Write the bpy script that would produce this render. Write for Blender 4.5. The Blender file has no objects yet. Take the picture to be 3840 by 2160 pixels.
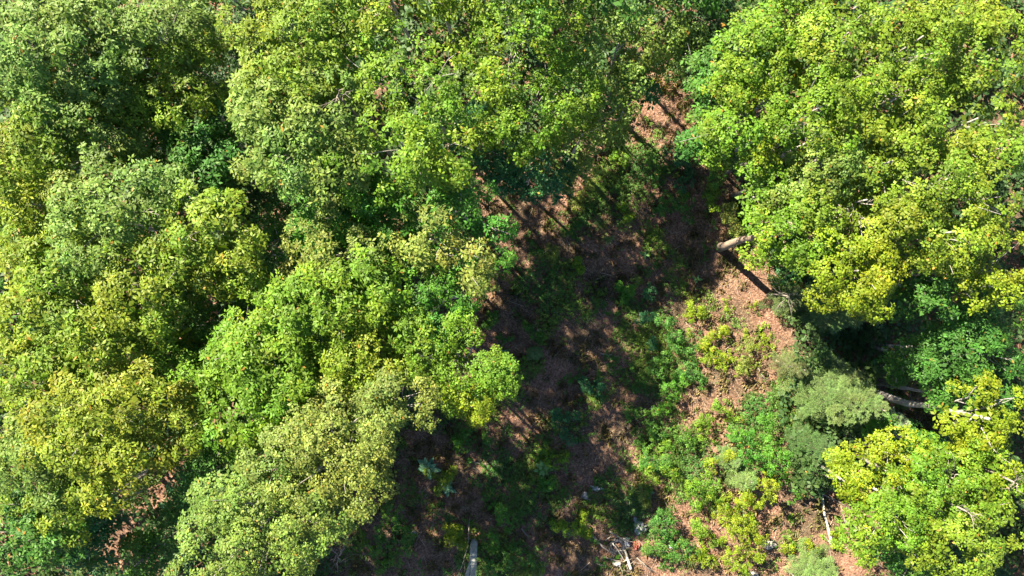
import bpy, math
import numpy as np
from mathutils import Vector

# ------------------------------------------------------------------ camera, sky, sun, exposure
scene = bpy.context.scene
COL = scene.collection
CAM_H = 45.0
HALF_TAN = 0.75
K = HALF_TAN / 1920.0
cam_data = bpy.data.cameras.new('camera')
cam_data.sensor_width = 36.0
cam_data.lens = 36.0 / (2 * HALF_TAN)
cam_data.clip_start = 0.5
cam_data.clip_end = 2000.0
cam = bpy.data.objects.new('camera', cam_data)
cam.location = (0, 0, CAM_H)
cam.rotation_euler = (0, 0, 0)
COL.objects.link(cam)
scene.camera = cam

SUN_ELEV = math.radians(40)
SUN_AZ = math.radians(135)          # direction to the sun, counter-clockwise from +X (picture's upper left)
world = bpy.data.worlds.new('World')
scene.world = world
world.use_nodes = True
wn = world.node_tree
for n in list(wn.nodes):
    wn.nodes.remove(n)
w_out = wn.nodes.new('ShaderNodeOutputWorld')
w_bg = wn.nodes.new('ShaderNodeBackground')
w_sky = wn.nodes.new('ShaderNodeTexSky')
w_sky.sky_type = 'NISHITA'
w_sky.sun_disc = False
w_sky.sun_elevation = SUN_ELEV
w_sky.sun_rotation = math.radians(-45)   # clockwise from +Y, same heading as the lamp
w_sky.dust_density = 0.2
w_sky.air_density = 0.8
w_bg.inputs['Strength'].default_value = 0.05
wn.links.new(w_sky.outputs[0], w_bg.inputs['Color'])
wn.links.new(w_bg.outputs[0], w_out.inputs['Surface'])

sun_data = bpy.data.lights.new('sun', 'SUN')
sun_data.energy = 5.0
sun_data.angle = math.radians(0.55)
sun_data.color = (1.0, 0.90, 0.68)
sun = bpy.data.objects.new('sun', sun_data)
to_sun = Vector((math.cos(SUN_AZ) * math.cos(SUN_ELEV), math.sin(SUN_AZ) * math.cos(SUN_ELEV), math.sin(SUN_ELEV)))
sun.rotation_euler = to_sun.to_track_quat('Z', 'Y').to_euler()
sun.location = (-30, 30, 40)
COL.objects.link(sun)

scene.view_settings.view_transform = 'Standard'
scene.view_settings.look = 'None'
scene.view_settings.exposure = 2.4
scene.view_settings.gamma = 1.0
scene.view_settings.use_curve_mapping = False
scene.cycles.max_bounces = 5
scene.cycles.diffuse_bounces = 2
scene.cycles.glossy_bounces = 1
scene.cycles.transmission_bounces = 3
scene.cycles.caustics_reflective = False
scene.cycles.caustics_refractive = False

RNG = np.random.default_rng(11)


# ------------------------------------------------------------------ helpers
def place(u, v, z=0.0):
    """pixel of the 2576-wide overview -> place in the wood at height z"""
    px, py = u * 1.49068, v * 1.49068
    return np.array([(px - 1920) * K * (CAM_H - z), -(py - 1080) * K * (CAM_H - z), z])


def size(r, z=0.0):
    return r * 1.49068 * K * (CAM_H - z)


def mesh_polys(name, verts, nper, cols=None, mat=None, smooth=False):
    """verts (N*nper,3): N separate polygons with nper corners each; cols (N,3)"""
    me = bpy.data.meshes.new(name)
    n = len(verts)
    npoly = n // nper
    me.vertices.add(n)
    me.vertices.foreach_set('co', np.ascontiguousarray(verts, dtype=np.float32).ravel())
    me.loops.add(n)
    me.loops.foreach_set('vertex_index', np.arange(n, dtype=np.int32))
    me.polygons.add(npoly)
    me.polygons.foreach_set('loop_start', np.arange(0, n, nper, dtype=np.int32))
    me.polygons.foreach_set('loop_total', np.full(npoly, nper, dtype=np.int32))
    me.update(calc_edges=True)
    if cols is not None:
        a = me.attributes.new('tint', 'FLOAT_COLOR', 'FACE')
        c = np.ones((npoly, 4), dtype=np.float32)
        c[:, :3] = cols
        a.data.foreach_set('color', c.ravel())
    if mat:
        me.materials.append(mat)
    return me


def mesh_faces(name, verts, faces, mat=None, smooth=True):
    me = bpy.data.meshes.new(name)
    me.from_pydata([tuple(map(float, v)) for v in verts], [], faces)
    if smooth:
        me.polygons.foreach_set('use_smooth', np.ones(len(me.polygons), dtype=bool))
    me.update()
    if mat:
        me.materials.append(mat)
    return me


def link(name, me, parent=None, loc=None, **props):
    o = bpy.data.objects.new(name, me)
    COL.objects.link(o)
    if parent is not None:
        o.parent = parent
    if loc is not None:
        o.location = tuple(float(a) for a in loc)
    for k, val in props.items():
        o[k] = val
    return o


def tubes(paths, sides=8):
    """paths: list of (points (n,3), radii (n,)) -> verts, faces"""
    V, F = [], []
    off = 0
    for pts, rad in paths:
        pts = np.asarray(pts, float)
        rad = np.asarray(rad, float)
        n = len(pts)
        t = np.gradient(pts, axis=0)
        t /= np.linalg.norm(t, axis=1)[:, None] + 1e-9
        ref = np.array([0.0, 0, 1]) if abs(t[0][2]) < 0.9 else np.array([1.0, 0, 0])
        a = np.cross(t, ref)
        a /= np.linalg.norm(a, axis=1)[:, None] + 1e-9
        b = np.cross(t, a)
        ang = np.linspace(0, 2 * np.pi, sides, endpoint=False)
        ring = (np.cos(ang)[None, :, None] * a[:, None, :] + np.sin(ang)[None, :, None] * b[:, None, :])
        v = pts[:, None, :] + ring * rad[:, None, None]
        V.append(v.reshape(-1, 3))
        for i in range(n - 1):
            for j in range(sides):
                k2 = (j + 1) % sides
                F.append((off + i * sides + j, off + i * sides + k2, off + (i + 1) * sides + k2, off + (i + 1) * sides + j))
        F.append(tuple(off + (n - 1) * sides + j for j in range(sides)))
        F.append(tuple(off + j for j in reversed(range(sides))))
        off += n * sides
    return np.concatenate(V), F


def wobble(p0, p1, n, amp, rng):
    t = np.linspace(0, 1, n)[:, None]
    p = np.asarray(p0)[None] * (1 - t) + np.asarray(p1)[None] * t
    w = rng.normal(0, amp, (n, 3))
    w = np.cumsum(w, axis=0)
    w -= w[0] + (w[-1] - w[0]) * t
    return p + w


# ------------------------------------------------------------------ materials
def nt(name):
    m = bpy.data.materials.new(name)
    m.use_nodes = True
    t = m.node_tree
    for n in list(t.nodes):
        t.nodes.remove(n)
    return m, t, t.nodes.new('ShaderNodeOutputMaterial')


def leaf_material(name, rough=0.55, spec=0.22, trans=0.33, sat=1.0):
    m, t, out = nt(name)
    at = t.nodes.new('ShaderNodeAttribute')
    at.attribute_name = 'tint'
    p = t.nodes.new('ShaderNodeBsdfPrincipled')
    p.inputs['Roughness'].default_value = rough
    p.inputs['Specular IOR Level'].default_value = spec
    tr = t.nodes.new('ShaderNodeBsdfTranslucent')
    gam = t.nodes.new('ShaderNodeMix')
    gam.data_type = 'RGBA'
    gam.blend_type = 'MULTIPLY'
    gam.inputs[0].default_value = 1.0
    gam.inputs[7].default_value = (1.25, 1.5, 0.42, 1)
    mix = t.nodes.new('ShaderNodeMixShader')
    mix.inputs[0].default_value = trans
    t.links.new(at.outputs['Color'], p.inputs['Base Color'])
    t.links.new(at.outputs['Color'], gam.inputs[6])
    t.links.new(gam.outputs[2], tr.inputs['Color'])
    t.links.new(p.outputs[0], mix.inputs[1])
    t.links.new(tr.outputs[0], mix.inputs[2])
    t.links.new(mix.outputs[0], out.inputs['Surface'])
    return m


def noise_material(name, stops, scale, rough=0.85, bump=0.4, bump_scale=None, stretch=None, detail=8, spec=0.25):
    m, t, out = nt(name)
    tc = t.nodes.new('ShaderNodeTexCoord')
    mp = t.nodes.new('ShaderNodeMapping')
    if stretch:
        mp.inputs['Scale'].default_value = stretch
    nz = t.nodes.new('ShaderNodeTexNoise')
    nz.inputs['Scale'].default_value = scale
    nz.inputs['Detail'].default_value = detail
    nz.inputs['Roughness'].default_value = 0.65
    cr = t.nodes.new('ShaderNodeValToRGB')
    els = cr.color_ramp.elements
    while len(els) < len(stops):
        els.new(0.5)
    for e, (pos, c) in zip(els, stops):
        e.position = pos
        e.color = (*c, 1)
    p = t.nodes.new('ShaderNodeBsdfPrincipled')
    p.inputs['Roughness'].default_value = rough
    p.inputs['Specular IOR Level'].default_value = spec
    bp = t.nodes.new('ShaderNodeBump')
    bp.inputs['Strength'].default_value = bump
    bp.inputs['Distance'].default_value = 0.05
    t.links.new(tc.outputs['Object'], mp.inputs['Vector'])
    t.links.new(mp.outputs[0], nz.inputs['Vector'])
    t.links.new(nz.outputs['Fac'], cr.inputs['Fac'])
    t.links.new(cr.outputs['Color'], p.inputs['Base Color'])
    t.links.new(nz.outputs['Fac'], bp.inputs['Height'])
    t.links.new(bp.outputs[0], p.inputs['Normal'])
    t.links.new(p.outputs[0], out.inputs['Surface'])
    return m


M_LEAF = leaf_material('leaf')
M_NEEDLE = leaf_material('needle', rough=0.55, spec=0.3, trans=0.12)
M_HERB = leaf_material('herb_leaf', rough=0.6, spec=0.25, trans=0.25)
M_LITTER = leaf_material('dry_leaf', rough=0.8, spec=0.15, trans=0.08)
M_BARK = noise_material('bark_grey', [(0.3, (0.10, 0.085, 0.07)), (0.5, (0.27, 0.245, 0.23)), (0.68, (0.42, 0.40, 0.38))], 5.0, stretch=(3, 3, 0.6), bump=0.9)
M_BARK_PALE = noise_material('bark_pale', [(0.32, (0.13, 0.085, 0.06)), (0.5, (0.24, 0.18, 0.14)), (0.72, (0.36, 0.29, 0.235))], 4.0, stretch=(3, 3, 0.9), bump=1.0)
M_BARK_BLUE = noise_material('bark_smooth_grey', [(0.3, (0.16, 0.17, 0.18)), (0.5, (0.34, 0.35, 0.36)), (0.7, (0.50, 0.50, 0.49))], 4.0, bump=0.4)
M_BARK_DARK = noise_material('bark_dark', [(0.3, (0.045, 0.035, 0.028)), (0.7, (0.11, 0.09, 0.07))], 5.0)
M_DEAD = noise_material('dead_wood', [(0.3, (0.22, 0.18, 0.15)), (0.6, (0.17, 0.15, 0.135)), (0.8, (0.27, 0.245, 0.22))], 6.0, bump=0.4)
M_BIRCH = noise_material('birch_bark', [(0.28, (0.12, 0.10, 0.08)), (0.40, (0.26, 0.24, 0.21)), (0.7, (0.42, 0.40, 0.36))], 5.0, bump=0.2)
M_CLOTH = noise_material('white_cloth', [(0.3, (0.30, 0.30, 0.32)), (0.6, (0.48, 0.48, 0.50)), (0.8, (0.60, 0.60, 0.60))], 3.0, bump=0.3)
M_RUBBER = noise_material('dark_rubber', [(0.3, (0.03, 0.03, 0.035)), (0.7, (0.09, 0.09, 0.10))], 4.0, rough=0.6)
M_ROCK = noise_material('stone', [(0.3, (0.16, 0.14, 0.13)), (0.6, (0.32, 0.30, 0.28)), (0.8, (0.45, 0.42, 0.40))], 4.0, bump=0.8)
M_RED = noise_material('rust_red', [(0.3, (0.20, 0.06, 0.045)), (0.7, (0.38, 0.13, 0.10))], 4.0)


def ground_material():
    m, t, out = nt('forest_floor')
    N, L = t.nodes, t.links
    tc = N.new('ShaderNodeTexCoord')

    def noise(scale, detail=6, rough=0.6):
        n = N.new('ShaderNodeTexNoise')
        n.inputs['Scale'].default_value = scale
        n.inputs['Detail'].default_value = detail
        n.inputs['Roughness'].default_value = rough
        L.new(tc.outputs['Object'], n.inputs['Vector'])
        return n

    def ramp(src, stops):
        r = N.new('ShaderNodeValToRGB')
        e = r.color_ramp.elements
        while len(e) < len(stops):
            e.new(0.5)
        for el, (p, c) in zip(e, stops):
            el.position = p
            el.color = (*c, 1)
        L.new(src, r.inputs['Fac'])
        return r

    fine = noise(7.0, 10, 0.75)
    big = noise(0.28, 5, 0.55)
    vor = N.new('ShaderNodeTexVoronoi')
    vor.inputs['Scale'].default_value = 9.0
    L.new(tc.outputs['Object'], vor.inputs['Vector'])
    c1 = ramp(fine.outputs['Fac'], [(0.32, (0.045, 0.024, 0.018)), (0.48, (0.17, 0.093, 0.066)), (0.63, (0.28, 0.17, 0.122)), (0.8, (0.36, 0.24, 0.18))])
    c2 = ramp(fine.outputs['Fac'], [(0.32, (0.030, 0.024, 0.018)), (0.5, (0.085, 0.062, 0.042)), (0.75, (0.19, 0.15, 0.09))])
    f = ramp(big.outputs['Fac'], [(0.42, (0, 0, 0)), (0.62, (1, 1, 1))])
    mx = N.new('ShaderNodeMix')
    mx.data_type = 'RGBA'
    L.new(f.outputs['Color'], mx.inputs[0])
    L.new(c1.outputs['Color'], mx.inputs[6])
    L.new(c2.outputs['Color'], mx.inputs[7])
    vr = N.new('ShaderNodeMix')
    vr.data_type = 'RGBA'
    vr.blend_type = 'SOFT_LIGHT'
    vr.inputs[0].default_value = 0.5
    L.new(mx.outputs[2], vr.inputs[6])
    bw = N.new('ShaderNodeRGBToBW')
    L.new(vor.outputs['Color'], bw.inputs[0])
    L.new(bw.outputs[0], vr.inputs[7])
    p = N.new('ShaderNodeBsdfPrincipled')
    p.inputs['Roughness'].default_value = 0.95
    p.inputs['Specular IOR Level'].default_value = 0.12
    L.new(vr.outputs[2], p.inputs['Base Color'])
    b = N.new('ShaderNodeBump')
    b.inputs['Strength'].default_value = 0.9
    b.inputs['Distance'].default_value = 0.08
    L.new(fine.outputs['Fac'], b.inputs['Height'])
    L.new(b.outputs[0], p.inputs['Normal'])
    L.new(p.outputs[0], out.inputs['Surface'])
    return m


M_GROUND = ground_material()


# ------------------------------------------------------------------ ground
def ground_height(x, y):
    return (0.16 * np.sin(x * 0.31 + 1.2) * np.cos(y * 0.27) + 0.10 * np.sin(x * 0.83 + y * 0.55)
            + 0.06 * np.cos(x * 1.7 - y * 1.3) + 0.03 * np.sin(x * 3.7 + 0.5) * np.sin(y * 4.1))


def build_ground():
    inner = np.arange(-45, 45.01, 0.45)
    outer = np.array([60, 90, 150, 300, 700, 1500.0])
    ax = np.concatenate([-outer[::-1], inner, outer])
    X, Y = np.meshgrid(ax, ax, indexing='ij')
    Z = ground_height(X, Y)
    n = len(ax)
    V = np.stack([X, Y, Z], -1).reshape(-1, 3)
    i, j = np.meshgrid(np.arange(n - 1), np.arange(n - 1), indexing='ij')
    a = (i * n + j).ravel()
    idx = np.stack([a, a + n, a + n + 1, a + 1], -1).astype(np.int32)
    me = bpy.data.meshes.new('ground')
    me.vertices.add(len(V))
    me.vertices.foreach_set('co', V.astype(np.float32).ravel())
    me.loops.add(idx.size)
    me.loops.foreach_set('vertex_index', idx.ravel())
    me.polygons.add(len(idx))
    me.polygons.foreach_set('loop_start', np.arange(0, idx.size, 4, dtype=np.int32))
    me.polygons.foreach_set('loop_total', np.full(len(idx), 4, dtype=np.int32))
    me.polygons.foreach_set('use_smooth', np.ones(len(idx), dtype=bool))
    me.update(calc_edges=True)
    me.materials.append(M_GROUND)
    link('ground', me, kind='structure', label='reddish brown forest floor of leaf litter seen through the clearing')


build_ground()

# ------------------------------------------------------------------ foliage maths
COLORS = {
    'pale': (0.116, 0.188, 0.035),
    'yellowgreen': (0.121, 0.190, 0.016),
    'bright': (0.141, 0.202, 0.011),
    'gold': (0.145, 0.190, 0.016),
    'mid': (0.046, 0.130, 0.021),  # mid green, also stands in for shade on the dimmer crowns
    'vivid': (0.052, 0.155, 0.017),
    'blue': (0.033, 0.115, 0.044),  # blue-green of skylit shade, put into the leaf colour
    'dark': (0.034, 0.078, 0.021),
    'khaki': (0.143, 0.188, 0.037),
    'lime': (0.099, 0.190, 0.015),
}
ACCENT = {
    'pale': (0.157, 0.200, 0.033), 'yellowgreen': (0.171, 0.200, 0.015), 'bright': (0.185, 0.212, 0.011), 'gold': (0.204, 0.200, 0.013),
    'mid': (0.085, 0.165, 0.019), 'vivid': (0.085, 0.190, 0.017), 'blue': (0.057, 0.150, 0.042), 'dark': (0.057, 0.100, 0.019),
    'khaki': (0.180, 0.190, 0.033), 'lime': (0.152, 0.205, 0.012),
}


def unit(v):
    return v / (np.linalg.norm(v, axis=-1, keepdims=True) + 1e-9)


def rosettes(cen, nrm, col, rng, style, leaf):
    """leaves in a whorl round each centre: returns quads (N*4,3), colours (N,3)"""
    if style == 'oak':
        nl, L, W, droop = 6, leaf * 1.12, leaf * 0.46, 0.22
    elif style == 'maple':
        nl, L, W, droop = 5, leaf * 1.0, leaf * 0.58, 0.28
    else:
        nl, L, W, droop = 5, leaf * 0.85, leaf * 0.5, 0.25
    n = len(cen)
    ref = unit(rng.normal(size=(n, 3)))
    a = unit(np.cross(nrm, ref))
    b = np.cross(nrm, a)
    ang = (np.arange(nl)[None] / nl * 2 * np.pi + rng.uniform(0, 6.28, (n, 1)) + rng.normal(0, 0.28, (n, nl)))
    d = np.cos(ang)[..., None] * a[:, None] + np.sin(ang)[..., None] * b[:, None]
    side = -np.sin(ang)[..., None] * a[:, None] + np.cos(ang)[..., None] * b[:, None]
    nn = np.broadcast_to(nrm[:, None], d.shape)
    tilt = rng.normal(-droop, 0.33, (n, nl, 1))
    d2 = unit(d + nn * tilt)
    side = unit(side + nn * rng.normal(0, 0.35, (n, nl, 1)))
    s = rng.uniform(0.75, 1.2, (n, nl, 1)) * rng.uniform(.7, 1.3, (n, 1, 1))
    base = cen[:, None] + d2 * L * 0.16 + nn * rng.uniform(-0.04, 0.05, (n, nl, 1))
    tip = base + d2 * L * s
    m = base + d2 * L * s * 0.52 + nn * 0.012
    up = np.cross(d2, side) * (W * s) * 0.12
    l = m + side * W * s * 0.5 - up
    r = m - side * W * s * 0.5 - up
    q = np.stack([base, l, tip, r], axis=2).reshape(-1, 3)
    c = np.repeat(col, nl, axis=0)
    c = c * rng.normal(1.0, 0.13, (len(c), 1)).clip(0.55, 1.6) * rng.normal(1.0, 0.05, (len(c), 3)).clip(0.8, 1.2)
    return q, c


def crown_mesh(name, lobes, color, rng, style='oak', leaf=0.16, clump=0.62, dens=1.0, accent=0.25, flat=0.55, mat=None, dome=.62, fill=1.0):
    """lobes: list of (x, y, z_top, R). Leafy clumps over each dome, whorls over each clump."""
    C, Rk, A = [], [], []
    lob = np.array(lobes, float)
    for li, (x, y, zt, R) in enumerate(lob):
        n = max(3, int(1.65 * (R / clump) ** 2))
        rho = np.sqrt((np.arange(n) + 0.5) / n)
        th = np.arange(n) * 2.39996 + rng.uniform(0, 6.28) + rng.normal(0, 0.18, n)
        ph = rng.uniform(0, 6.28, 4)
        edge = 1 + rng.choice([0, 0, .08, .2], n) * (rho > .8) + 0.13 * np.sin(2 * th + ph[0]) + 0.12 * np.sin(3 * th + ph[1]) + 0.08 * np.sin(5 * th + ph[2]) + 0.05 * np.sin(8 * th + ph[3])
        rr = rho * (R - clump * 0.35) * edge + rng.normal(0, clump * 0.16, n)
        depth = R * dome * (1 - np.sqrt(np.clip(1 - (rho * 0.97) ** 2, 0, 1)))
        z = zt - clump * 0.4 - depth - np.abs(rng.normal(0, clump * 1.0, n)) - clump * 1.5 * np.clip(np.sin(x * 1.9 + rr * np.cos(th) * 2.3 + ph[0]) * np.sin(y * 2.1 + rr * np.sin(th) * 2.1 + ph[2]) - .25, 0, 1) + 0.25 * np.sin(th * 3 + ph[1]) * rho
        c = np.stack([x + rr * np.cos(th), y + rr * np.sin(th), z], -1)
        ax = unit(np.stack([np.cos(th) * rho * 0.8, np.sin(th) * rho * 0.8, np.ones(n)], -1) + rng.normal(0, 0.12, (n, 3)))
        # lower skirt and inner fill
        m = max(2, int(n * 0.55))
        th2 = rng.uniform(0, 6.28, m)
        r2 = R * rng.uniform(0.35, 0.93, m)
        c2 = np.stack([x + r2 * np.cos(th2), y + r2 * np.sin(th2), zt - R * rng.uniform(0.75, 1.75, m) - 0.3], -1)
        ax2 = unit(np.stack([np.cos(th2) * 0.8, np.sin(th2) * 0.8, np.ones(m)], -1))
        C += [c, c2]
        A += [ax, ax2]
        Rk += [rng.uniform(0.72, 1.25, n) * clump, rng.uniform(0.8, 1.3, m) * clump]
    C, A, Rk = np.concatenate(C), np.concatenate(A), np.concatenate(Rk)
    # drop clumps buried deep inside a neighbouring lobe
    keep = np.ones(len(C), bool)
    for (x, y, zt, R) in lob:
        d2 = ((C[:, 0] - x) ** 2 + (C[:, 1] - y) ** 2) / (0.75 * R) ** 2 + ((C[:, 2] - (zt - R * 0.9)) / (0.62 * R)) ** 2
        keep &= d2 > 0.55
    C, A, Rk = C[keep], A[keep], Rk[keep]
    per = np.maximum(3, (dens * 6.9 * (Rk / 0.3) ** 2 * (0.16 / leaf) ** 1.5).astype(int))
    idx = np.repeat(np.arange(len(C)), per)
    n = len(idx)
    d = unit(rng.normal(size=(n, 3)))
    ax = A[idx]
    dn = (d * ax).sum(1, keepdims=True)
    d = np.where(dn < -0.15, d - 2 * dn * ax, d)
    a = unit(d + ax * 0.35)
    rad = Rk[idx][:, None] * (1.05 - 0.35 * rng.random((n, 1)) ** 2)
    off = a * rad
    zc = (off * ax).sum(1, keepdims=True)
    off = off - ax * zc * (1 - flat)
    cen = C[idx] + off
    nrm = unit(a * 0.55 + np.array([0, 0, 0.75]) + ax * 0.2 + rng.normal(0, 0.16, (n, 3)))
    base = np.array(COLORS[color])
    acc = np.array(ACCENT[color])
    kc = rng.random(len(C))
    kc = np.clip((kc - (1 - accent)) / max(accent, 1e-3), 0, 1) ** 0.6
    px_, py_ = rng.uniform(0, 6.28, 2)
    drift = np.sin(C[:, 0] * .9 + px_) * np.cos(C[:, 1] * .85 + py_)
    kc = np.clip(kc * .7 + np.clip(drift - .1, 0, 1) * accent * 1.6, 0, 1)
    green = np.clip(-drift - .25, 0, 1)[:, None]
    val = rng.normal(1.0, 0.12, len(C)).clip(0.7, 1.4)
    kr = np.clip(kc[idx] * 0.75 + (rng.random(n) < accent * 0.35) * 0.55, 0, 1)[:, None]
    col = (base * (1 - kr) + acc * kr) * val[idx][:, None] * rng.normal(1, 0.15, (n, 1)).clip(0.6, 1.45)
    col = col * (1 - .5 * green[idx]) + col * np.array([.62, .92, 1.25]) * .5 * green[idx]
    q, c = rosettes(cen, nrm, col, rng, style, leaf)
    # big inner leaves that close the crown, shade put in by a darker tint
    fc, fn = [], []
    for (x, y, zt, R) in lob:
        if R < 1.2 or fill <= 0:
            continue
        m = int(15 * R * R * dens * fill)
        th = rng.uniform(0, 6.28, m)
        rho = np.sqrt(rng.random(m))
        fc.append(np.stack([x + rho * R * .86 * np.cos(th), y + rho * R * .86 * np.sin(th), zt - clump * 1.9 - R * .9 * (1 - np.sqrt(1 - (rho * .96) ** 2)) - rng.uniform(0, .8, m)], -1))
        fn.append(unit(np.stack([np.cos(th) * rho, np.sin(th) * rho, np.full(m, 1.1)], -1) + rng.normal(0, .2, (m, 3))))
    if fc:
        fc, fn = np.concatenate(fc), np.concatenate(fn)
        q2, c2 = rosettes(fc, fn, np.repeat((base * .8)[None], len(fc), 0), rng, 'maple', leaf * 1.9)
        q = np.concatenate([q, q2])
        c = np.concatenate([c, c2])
    sp = rng.random(len(c)) < 0.006
    c[sp] = np.array([0.30, 0.17, 0.03]) * rng.uniform(0.7, 1.2, (sp.sum(), 1))
    return q, c, C


def trunk_parts(parent, base, top, rad, rng, clumps, origin, mat, nlimb=7, n=9):
    """trunk with forking limbs running out to leafy clumps"""
    base, top = np.asarray(base, float), np.asarray(top, float)
    p = wobble(base, top, n, rad * 0.28, rng)
    r = rad * (1 - np.linspace(0, 1, n) ** 1.1 * 0.72)
    r *= rng.normal(1, .05, n)
    r[0] *= 1.3
    r[1] *= 1.05
    V, F = tubes([(p - origin, r)], 10)
    link('trunk', mesh_faces('trunk', V, F, mat), parent)
    if clumps is None or len(clumps) == 0:
        return p
    up = clumps
    pick = rng.choice(len(up), min(nlimb, len(up)), replace=False)
    for k in pick:
        t = rng.uniform(0.72, 0.97)
        i = int(t * (n - 1))
        s = p[i]
        e = up[k]
        q = wobble(s, e, 6, rad * 0.3, rng)
        q[1:-1, 2] += np.sin(np.linspace(0, np.pi, 6))[1:-1] * 0.25
        rr = np.linspace(r[i] * 0.5, min(0.016, rad * .25), 6)
        paths = [(q - origin, rr)]
        for b in range(2):
            j = rng.integers(2, 5)
            dv = ((q[-1] - q[0]) * 0.25 + rng.normal(0, 0.4, 3)) * min(1, rad * 9)
            paths.append((wobble(q[j], q[j] + dv, 4, 0.05, rng) - origin, np.linspace(rr[j] * 0.6, min(0.010, rad * .15), 4)))
        V, F = tubes(paths, 6)
        link('limb', mesh_faces('limb', V, F, mat), parent)
    return p


NTRI = [0]


def tree(label, color, ztop, lobes, style='oak', leaf=0.17, trunk=0.12, mat=None, base=None, cat='tree', name='broadleaf_tree',
         dens=1.0, accent=0.25, clump=0.66, group=None, nlimb=6, seed=None, flat=0.72, lean=None, dome=.62, fill=1.0):
    """lobes in overview pixels: (u, v, r[, dz])"""
    rng = np.random.default_rng(seed if seed is not None else abs(int(lobes[0][0] * 31 + lobes[0][1] * 7)))
    W = []
    for lb in lobes:
        u, v, r = lb[:3]
        dz = lb[3] if len(lb) > 3 else 0.0
        zt = ztop + dz
        zr = zt - size(r, zt) * 0.35
        c = place(u, v, zr)
        W.append((c[0], c[1], zt, size(r, zr) * (1.12 if r > 45 else 1.03)))
    W = np.array(W)
    cx, cy = W[0, 0], W[0, 1]
    if base is not None:
        b = place(base[0], base[1], 0)
        bx, by = b[0], b[1]
    else:
        bx, by = cx + rng.normal(0, 0.3), cy + rng.normal(0, 0.3)
    origin = np.array([bx, by, ground_height(bx, by)])
    root = bpy.data.objects.new(name, None)
    root.location = tuple(origin)
    COL.objects.link(root)
    root['label'] = label
    root['category'] = cat
    if group:
        root['group'] = group
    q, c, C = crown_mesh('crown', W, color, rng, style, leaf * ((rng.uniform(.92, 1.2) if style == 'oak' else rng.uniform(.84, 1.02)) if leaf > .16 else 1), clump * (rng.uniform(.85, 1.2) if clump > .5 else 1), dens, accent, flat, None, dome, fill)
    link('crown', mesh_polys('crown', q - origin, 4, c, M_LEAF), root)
    NTRI[0] += len(c) * 2
    tp = np.array([cx, cy, W[0, 2] - W[0, 3] * 0.55])
    hi = C[C[:, 2] > W[0, 2] - W[0, 3] * 1.3]
    trunk_parts(root, origin - np.array([0, 0, 0.15]), tp, trunk, rng, hi, origin, mat or M_BARK, nlimb)
    return root


def twiggy(parent, start, ends, rad, rng, origin, mat, name='dead_branch', sub=4, spread=0.5):
    """each branch a mesh of its own, with forks"""
    for e in ends:
        q = wobble(start, e, 7, 0.05, rng)
        rr = np.linspace(rad, rad * 0.3, 7)
        paths = [(q - origin, rr)]
        L = np.linalg.norm(np.asarray(e) - np.asarray(start))
        for b in range(sub):
            j = rng.integers(2, 6)
            dv = unit(q[j] - q[j - 1] + rng.normal(0, 0.10, 3) * 0) * L * 0.3 + rng.normal(0, 1, 3) * spread * L * 0.35 * np.array([1, 1, 0.4])
            paths.append((wobble(q[j], q[j] + dv, 5, 0.025, rng) - origin, np.linspace(rr[j] * 0.6, rad * 0.18, 5)))
        V, F = tubes(paths, 6)
        link(name, mesh_faces(name, V, F, mat), parent)

# ------------------------------------------------------------------ canopy trees (one call each)
G_CAN = 'broadleaf trees of the canopy'
# upper left
tree('pale green oak crown filling the top left corner of the photo', 'pale', 16.5, [(55, 90, 150), (20, 200, 90, -1)], accent=.2, group=G_CAN)
tree('pale green crown right of the top left corner tree, left of a thin dark split', 'pale', 15.8, [(200, 60, 105), (225, 160, 85, -.8)], accent=.25, group=G_CAN)
tree('greyish green crown on the right side of the thin dark split near the top', 'pale', 15.2, [(375, 75, 92), (420, 20, 60, -.5)], accent=.15, group=G_CAN)
tree('mid green crown with yellowish tips below the greyish crown left of the dark hole', 'yellowgreen', 13.8, [(420, 200, 100), (500, 160, 55, -1)], accent=.2, group=G_CAN)
tree('yellow tinged crown at the left edge in the upper third', 'yellowgreen', 15.2, [(40, 330, 115), (10, 420, 70, -.7)], accent=.5, group=G_CAN)
tree('grey green crown beside the yellow tinged one near the left edge', 'pale', 14.6, [(190, 290, 112), (110, 240, 70, -.6)], accent=.1, group=G_CAN)
tree('darker green crown sunk between paler ones in the upper left', 'mid', 12.8, [(330, 300, 90), (380, 395, 85, -1)], accent=.35, group=G_CAN)
tree('low dark green crown left of the black gap in the upper left', 'mid', 12.8, [(470, 300, 95), (500, 430, 75, -.5), (545, 260, 50)], accent=.3, group=G_CAN)
tree('tall yellowish green crown at the top between the dark hole and the centre', 'yellowgreen', 16.6, [(740, 70, 140), (860, 40, 110, -.5), (660, 160, 80, -.8), (620, 110, 60, -1.5)], accent=.3, group=G_CAN)
tree('broad pale yellow green crown below the tall one left of the centre top', 'pale', 16.2, [(720, 300, 150), (640, 240, 85, -.8), (800, 400, 100, -1), (640, 390, 65, -1.5)], accent=.45, group=G_CAN)
tree('green crown with deep shade on its left, top centre left', 'lime', 16.6, [(1040, 200, 110), (990, 120, 80, -.6), (1090, 300, 90, -.8)], accent=.35, dens=.64, fill=.0, group=G_CAN)
tree('green crown with round lit tufts left of the clearing overhang', 'lime', 16.2, [(1000, 350, 105), (1120, 380, 75, .3), (900, 420, 70, -1)], accent=.4, dens=.95, fill=.0, group=G_CAN)
tree('bright green crown at the top centre with yellow tufts', 'lime', 13.4, [(1290, 80, 125), (1180, 20, 90, -.4), (1400, 40, 85, -.4), (1250, 180, 75, -.7)], style='maple', accent=.4, dens=.64, fill=.0, group=G_CAN)
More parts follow.
